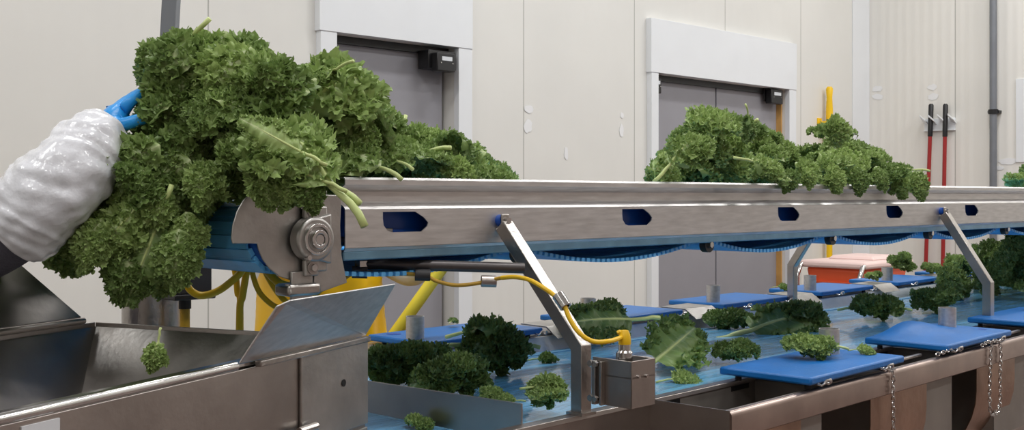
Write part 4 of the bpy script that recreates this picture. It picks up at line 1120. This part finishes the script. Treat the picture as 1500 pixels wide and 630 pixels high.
# worker with yellow apron behind
cx, cy = at(470, 400, 3.85).x, 3.85
hdpt = at(662, 372, 3.78)
f2 = Vector((.25,-.97,0)).normalized(); r2 = Vector((f2.y,-f2.x,0))
sr = Vector((cx,cy,1.38))+r2*.18; sl = Vector((cx,cy,1.38))-r2*.18
p2, W2 = person((cx, cy, 0), f2, [(sr, sr+f2*.24+Vector((0,0,-.03)), Vector((cx,cy,1.37))+f2*.30-r2*.02, Vector((1,-.1,0)), Vector((0,0,-1))),
    (sl, sl+Vector((.14,.0,-.10)), hdpt-Vector((.07,.0,0)), Vector((1,0,.1)), Vector((0,-.2,-1)))],
    'person in white coat and yellow plastic apron behind the conveyor, holding a yellow pole', M_['whitecloth'], None, PM)
def apron():
    vs = []; fs = []; nz_, na = 26, 64
    for i in range(nz_+1):
        z = .42+(1.34-.42)*i/nz_; q = i/nz_
        for j in range(na+1):
            a = -2.5+5.0*j/na     # around the front
            rr = .20+.05*(1-q)+.03*(1-q)**2
            if q > .75: a *= 1-(q-.75)*2.2
            fold = .016*(1-q*.6)*math.sin(a*9+2.0*math.sin(q*3))+.01*noise.noise(Vector((a*2,q*4,0)))
            rr += fold
            vs.append(Vector((cx,cy,z))+f2*math.cos(a)*rr*.92+r2*math.sin(a)*rr*1.0)
    for i in range(nz_):
        for j in range(na):
            k = i*(na+1)+j; fs.append((k, k+1, k+na+2, k+na+1))
    build('apron', MB().add(vs, fs), M_['apron'], p2, solid=.003, smooth=60)
apron()
dirv = (at(598,466,3.75)-at(648,396,3.75)).normalized()
pt_ = hdpt - dirv*.12; tlen = (pt_.z-.05)/-dirv.z; pbm = pt_+dirv*tlen
t = thing('yellow_pole', (pbm.x,pbm.y,0), 'slanting yellow pole held in front of the single grey door', 'pole')
build('pole', MB().tube([pt_, pbm], .021, 16), mat('light_yellow',(240,222,70),.4), t)
build('end_cap', MB().tube([pt_-dirv*.02, pt_], .023, 16), M_['black'], t)
build('head', MB().tube([pbm, pbm+dirv*.04], .03, 16), M_['ytool'], t)

# ------------------------------------------------------------------ lamps
def lamp(s, n, L, W, power, along='s', label=''):
    t = thing('ceiling_light', C(s, n, RH-.16), label, 'ceiling light', 'strip lights under the ceiling')
    a, b_ = (L/2, W/2) if along == 's' else (W/2, L/2)
    build('housing', MB().box(C, s-a, s+a, n-b_, n+b_, RH-.10, RH-.04), M_['white'], t, bevel=.01)
    for q in (-.8,.8): build('hanger', MB().tube([C(s+a*q*(1 if along=='s' else 0), n+b_*q*(0 if along=='s' else 1), RH-.05), C(s+a*q*(1 if along=='s' else 0), n+b_*q*(0 if along=='s' else 1), RH)], .008, 8), M_['galv'], t)
    ld = bpy.data.lights.new('strip', 'AREA'); ld.shape = 'RECTANGLE'; ld.size = 2*a-.04; ld.size_y = 2*b_-.04; ld.energy = power; ld.color = (1,.995,.985)
    lo = bpy.data.objects.new('strip_lamp', ld); COL.objects.link(lo); lo.location = C(s,n,RH-.105); lo.rotation_euler = (0,0,math.radians(45))
i = 0
for s in (-2.0, 1.6, 5.2, 8.6):
    for n in (-2.0, .8, 3.4):
        i += 1
        lamp(s, n, 1.6, .35, 50*(1.9 if (s > 8 and n == .8) else .85 if (s > 8 and n > 3) else 1), 's', 'white strip light hanging under the ceiling above the trimming hall')

w = bpy.data.worlds.new('World'); SC.world = w; w.use_nodes = True
w.node_tree.nodes['Background'].inputs[0].default_value = (.8,.85,.9,1); w.node_tree.nodes['Background'].inputs[1].default_value = .3

# ------------------------------------------------------------------ camera
cd = bpy.data.cameras.new('camera'); cam = bpy.data.objects.new('camera', cd); COL.objects.link(cam)
cd.sensor_fit = 'HORIZONTAL'; cd.sensor_width = 36; cd.lens = 36*FP/1500; cd.shift_y = -(315-HY)/1500
cd.clip_start = .05; cam.location = (0,0,CZ); cam.rotation_euler = (PI/2,0,0); SC.camera = cam
SC.view_settings.view_transform = 'Standard'; SC.view_settings.look = 'None'; SC.view_settings.gamma = 1
SC.view_settings.use_curve_mapping = False; SC.view_settings.exposure = 0
SC.cycles.use_denoising = True
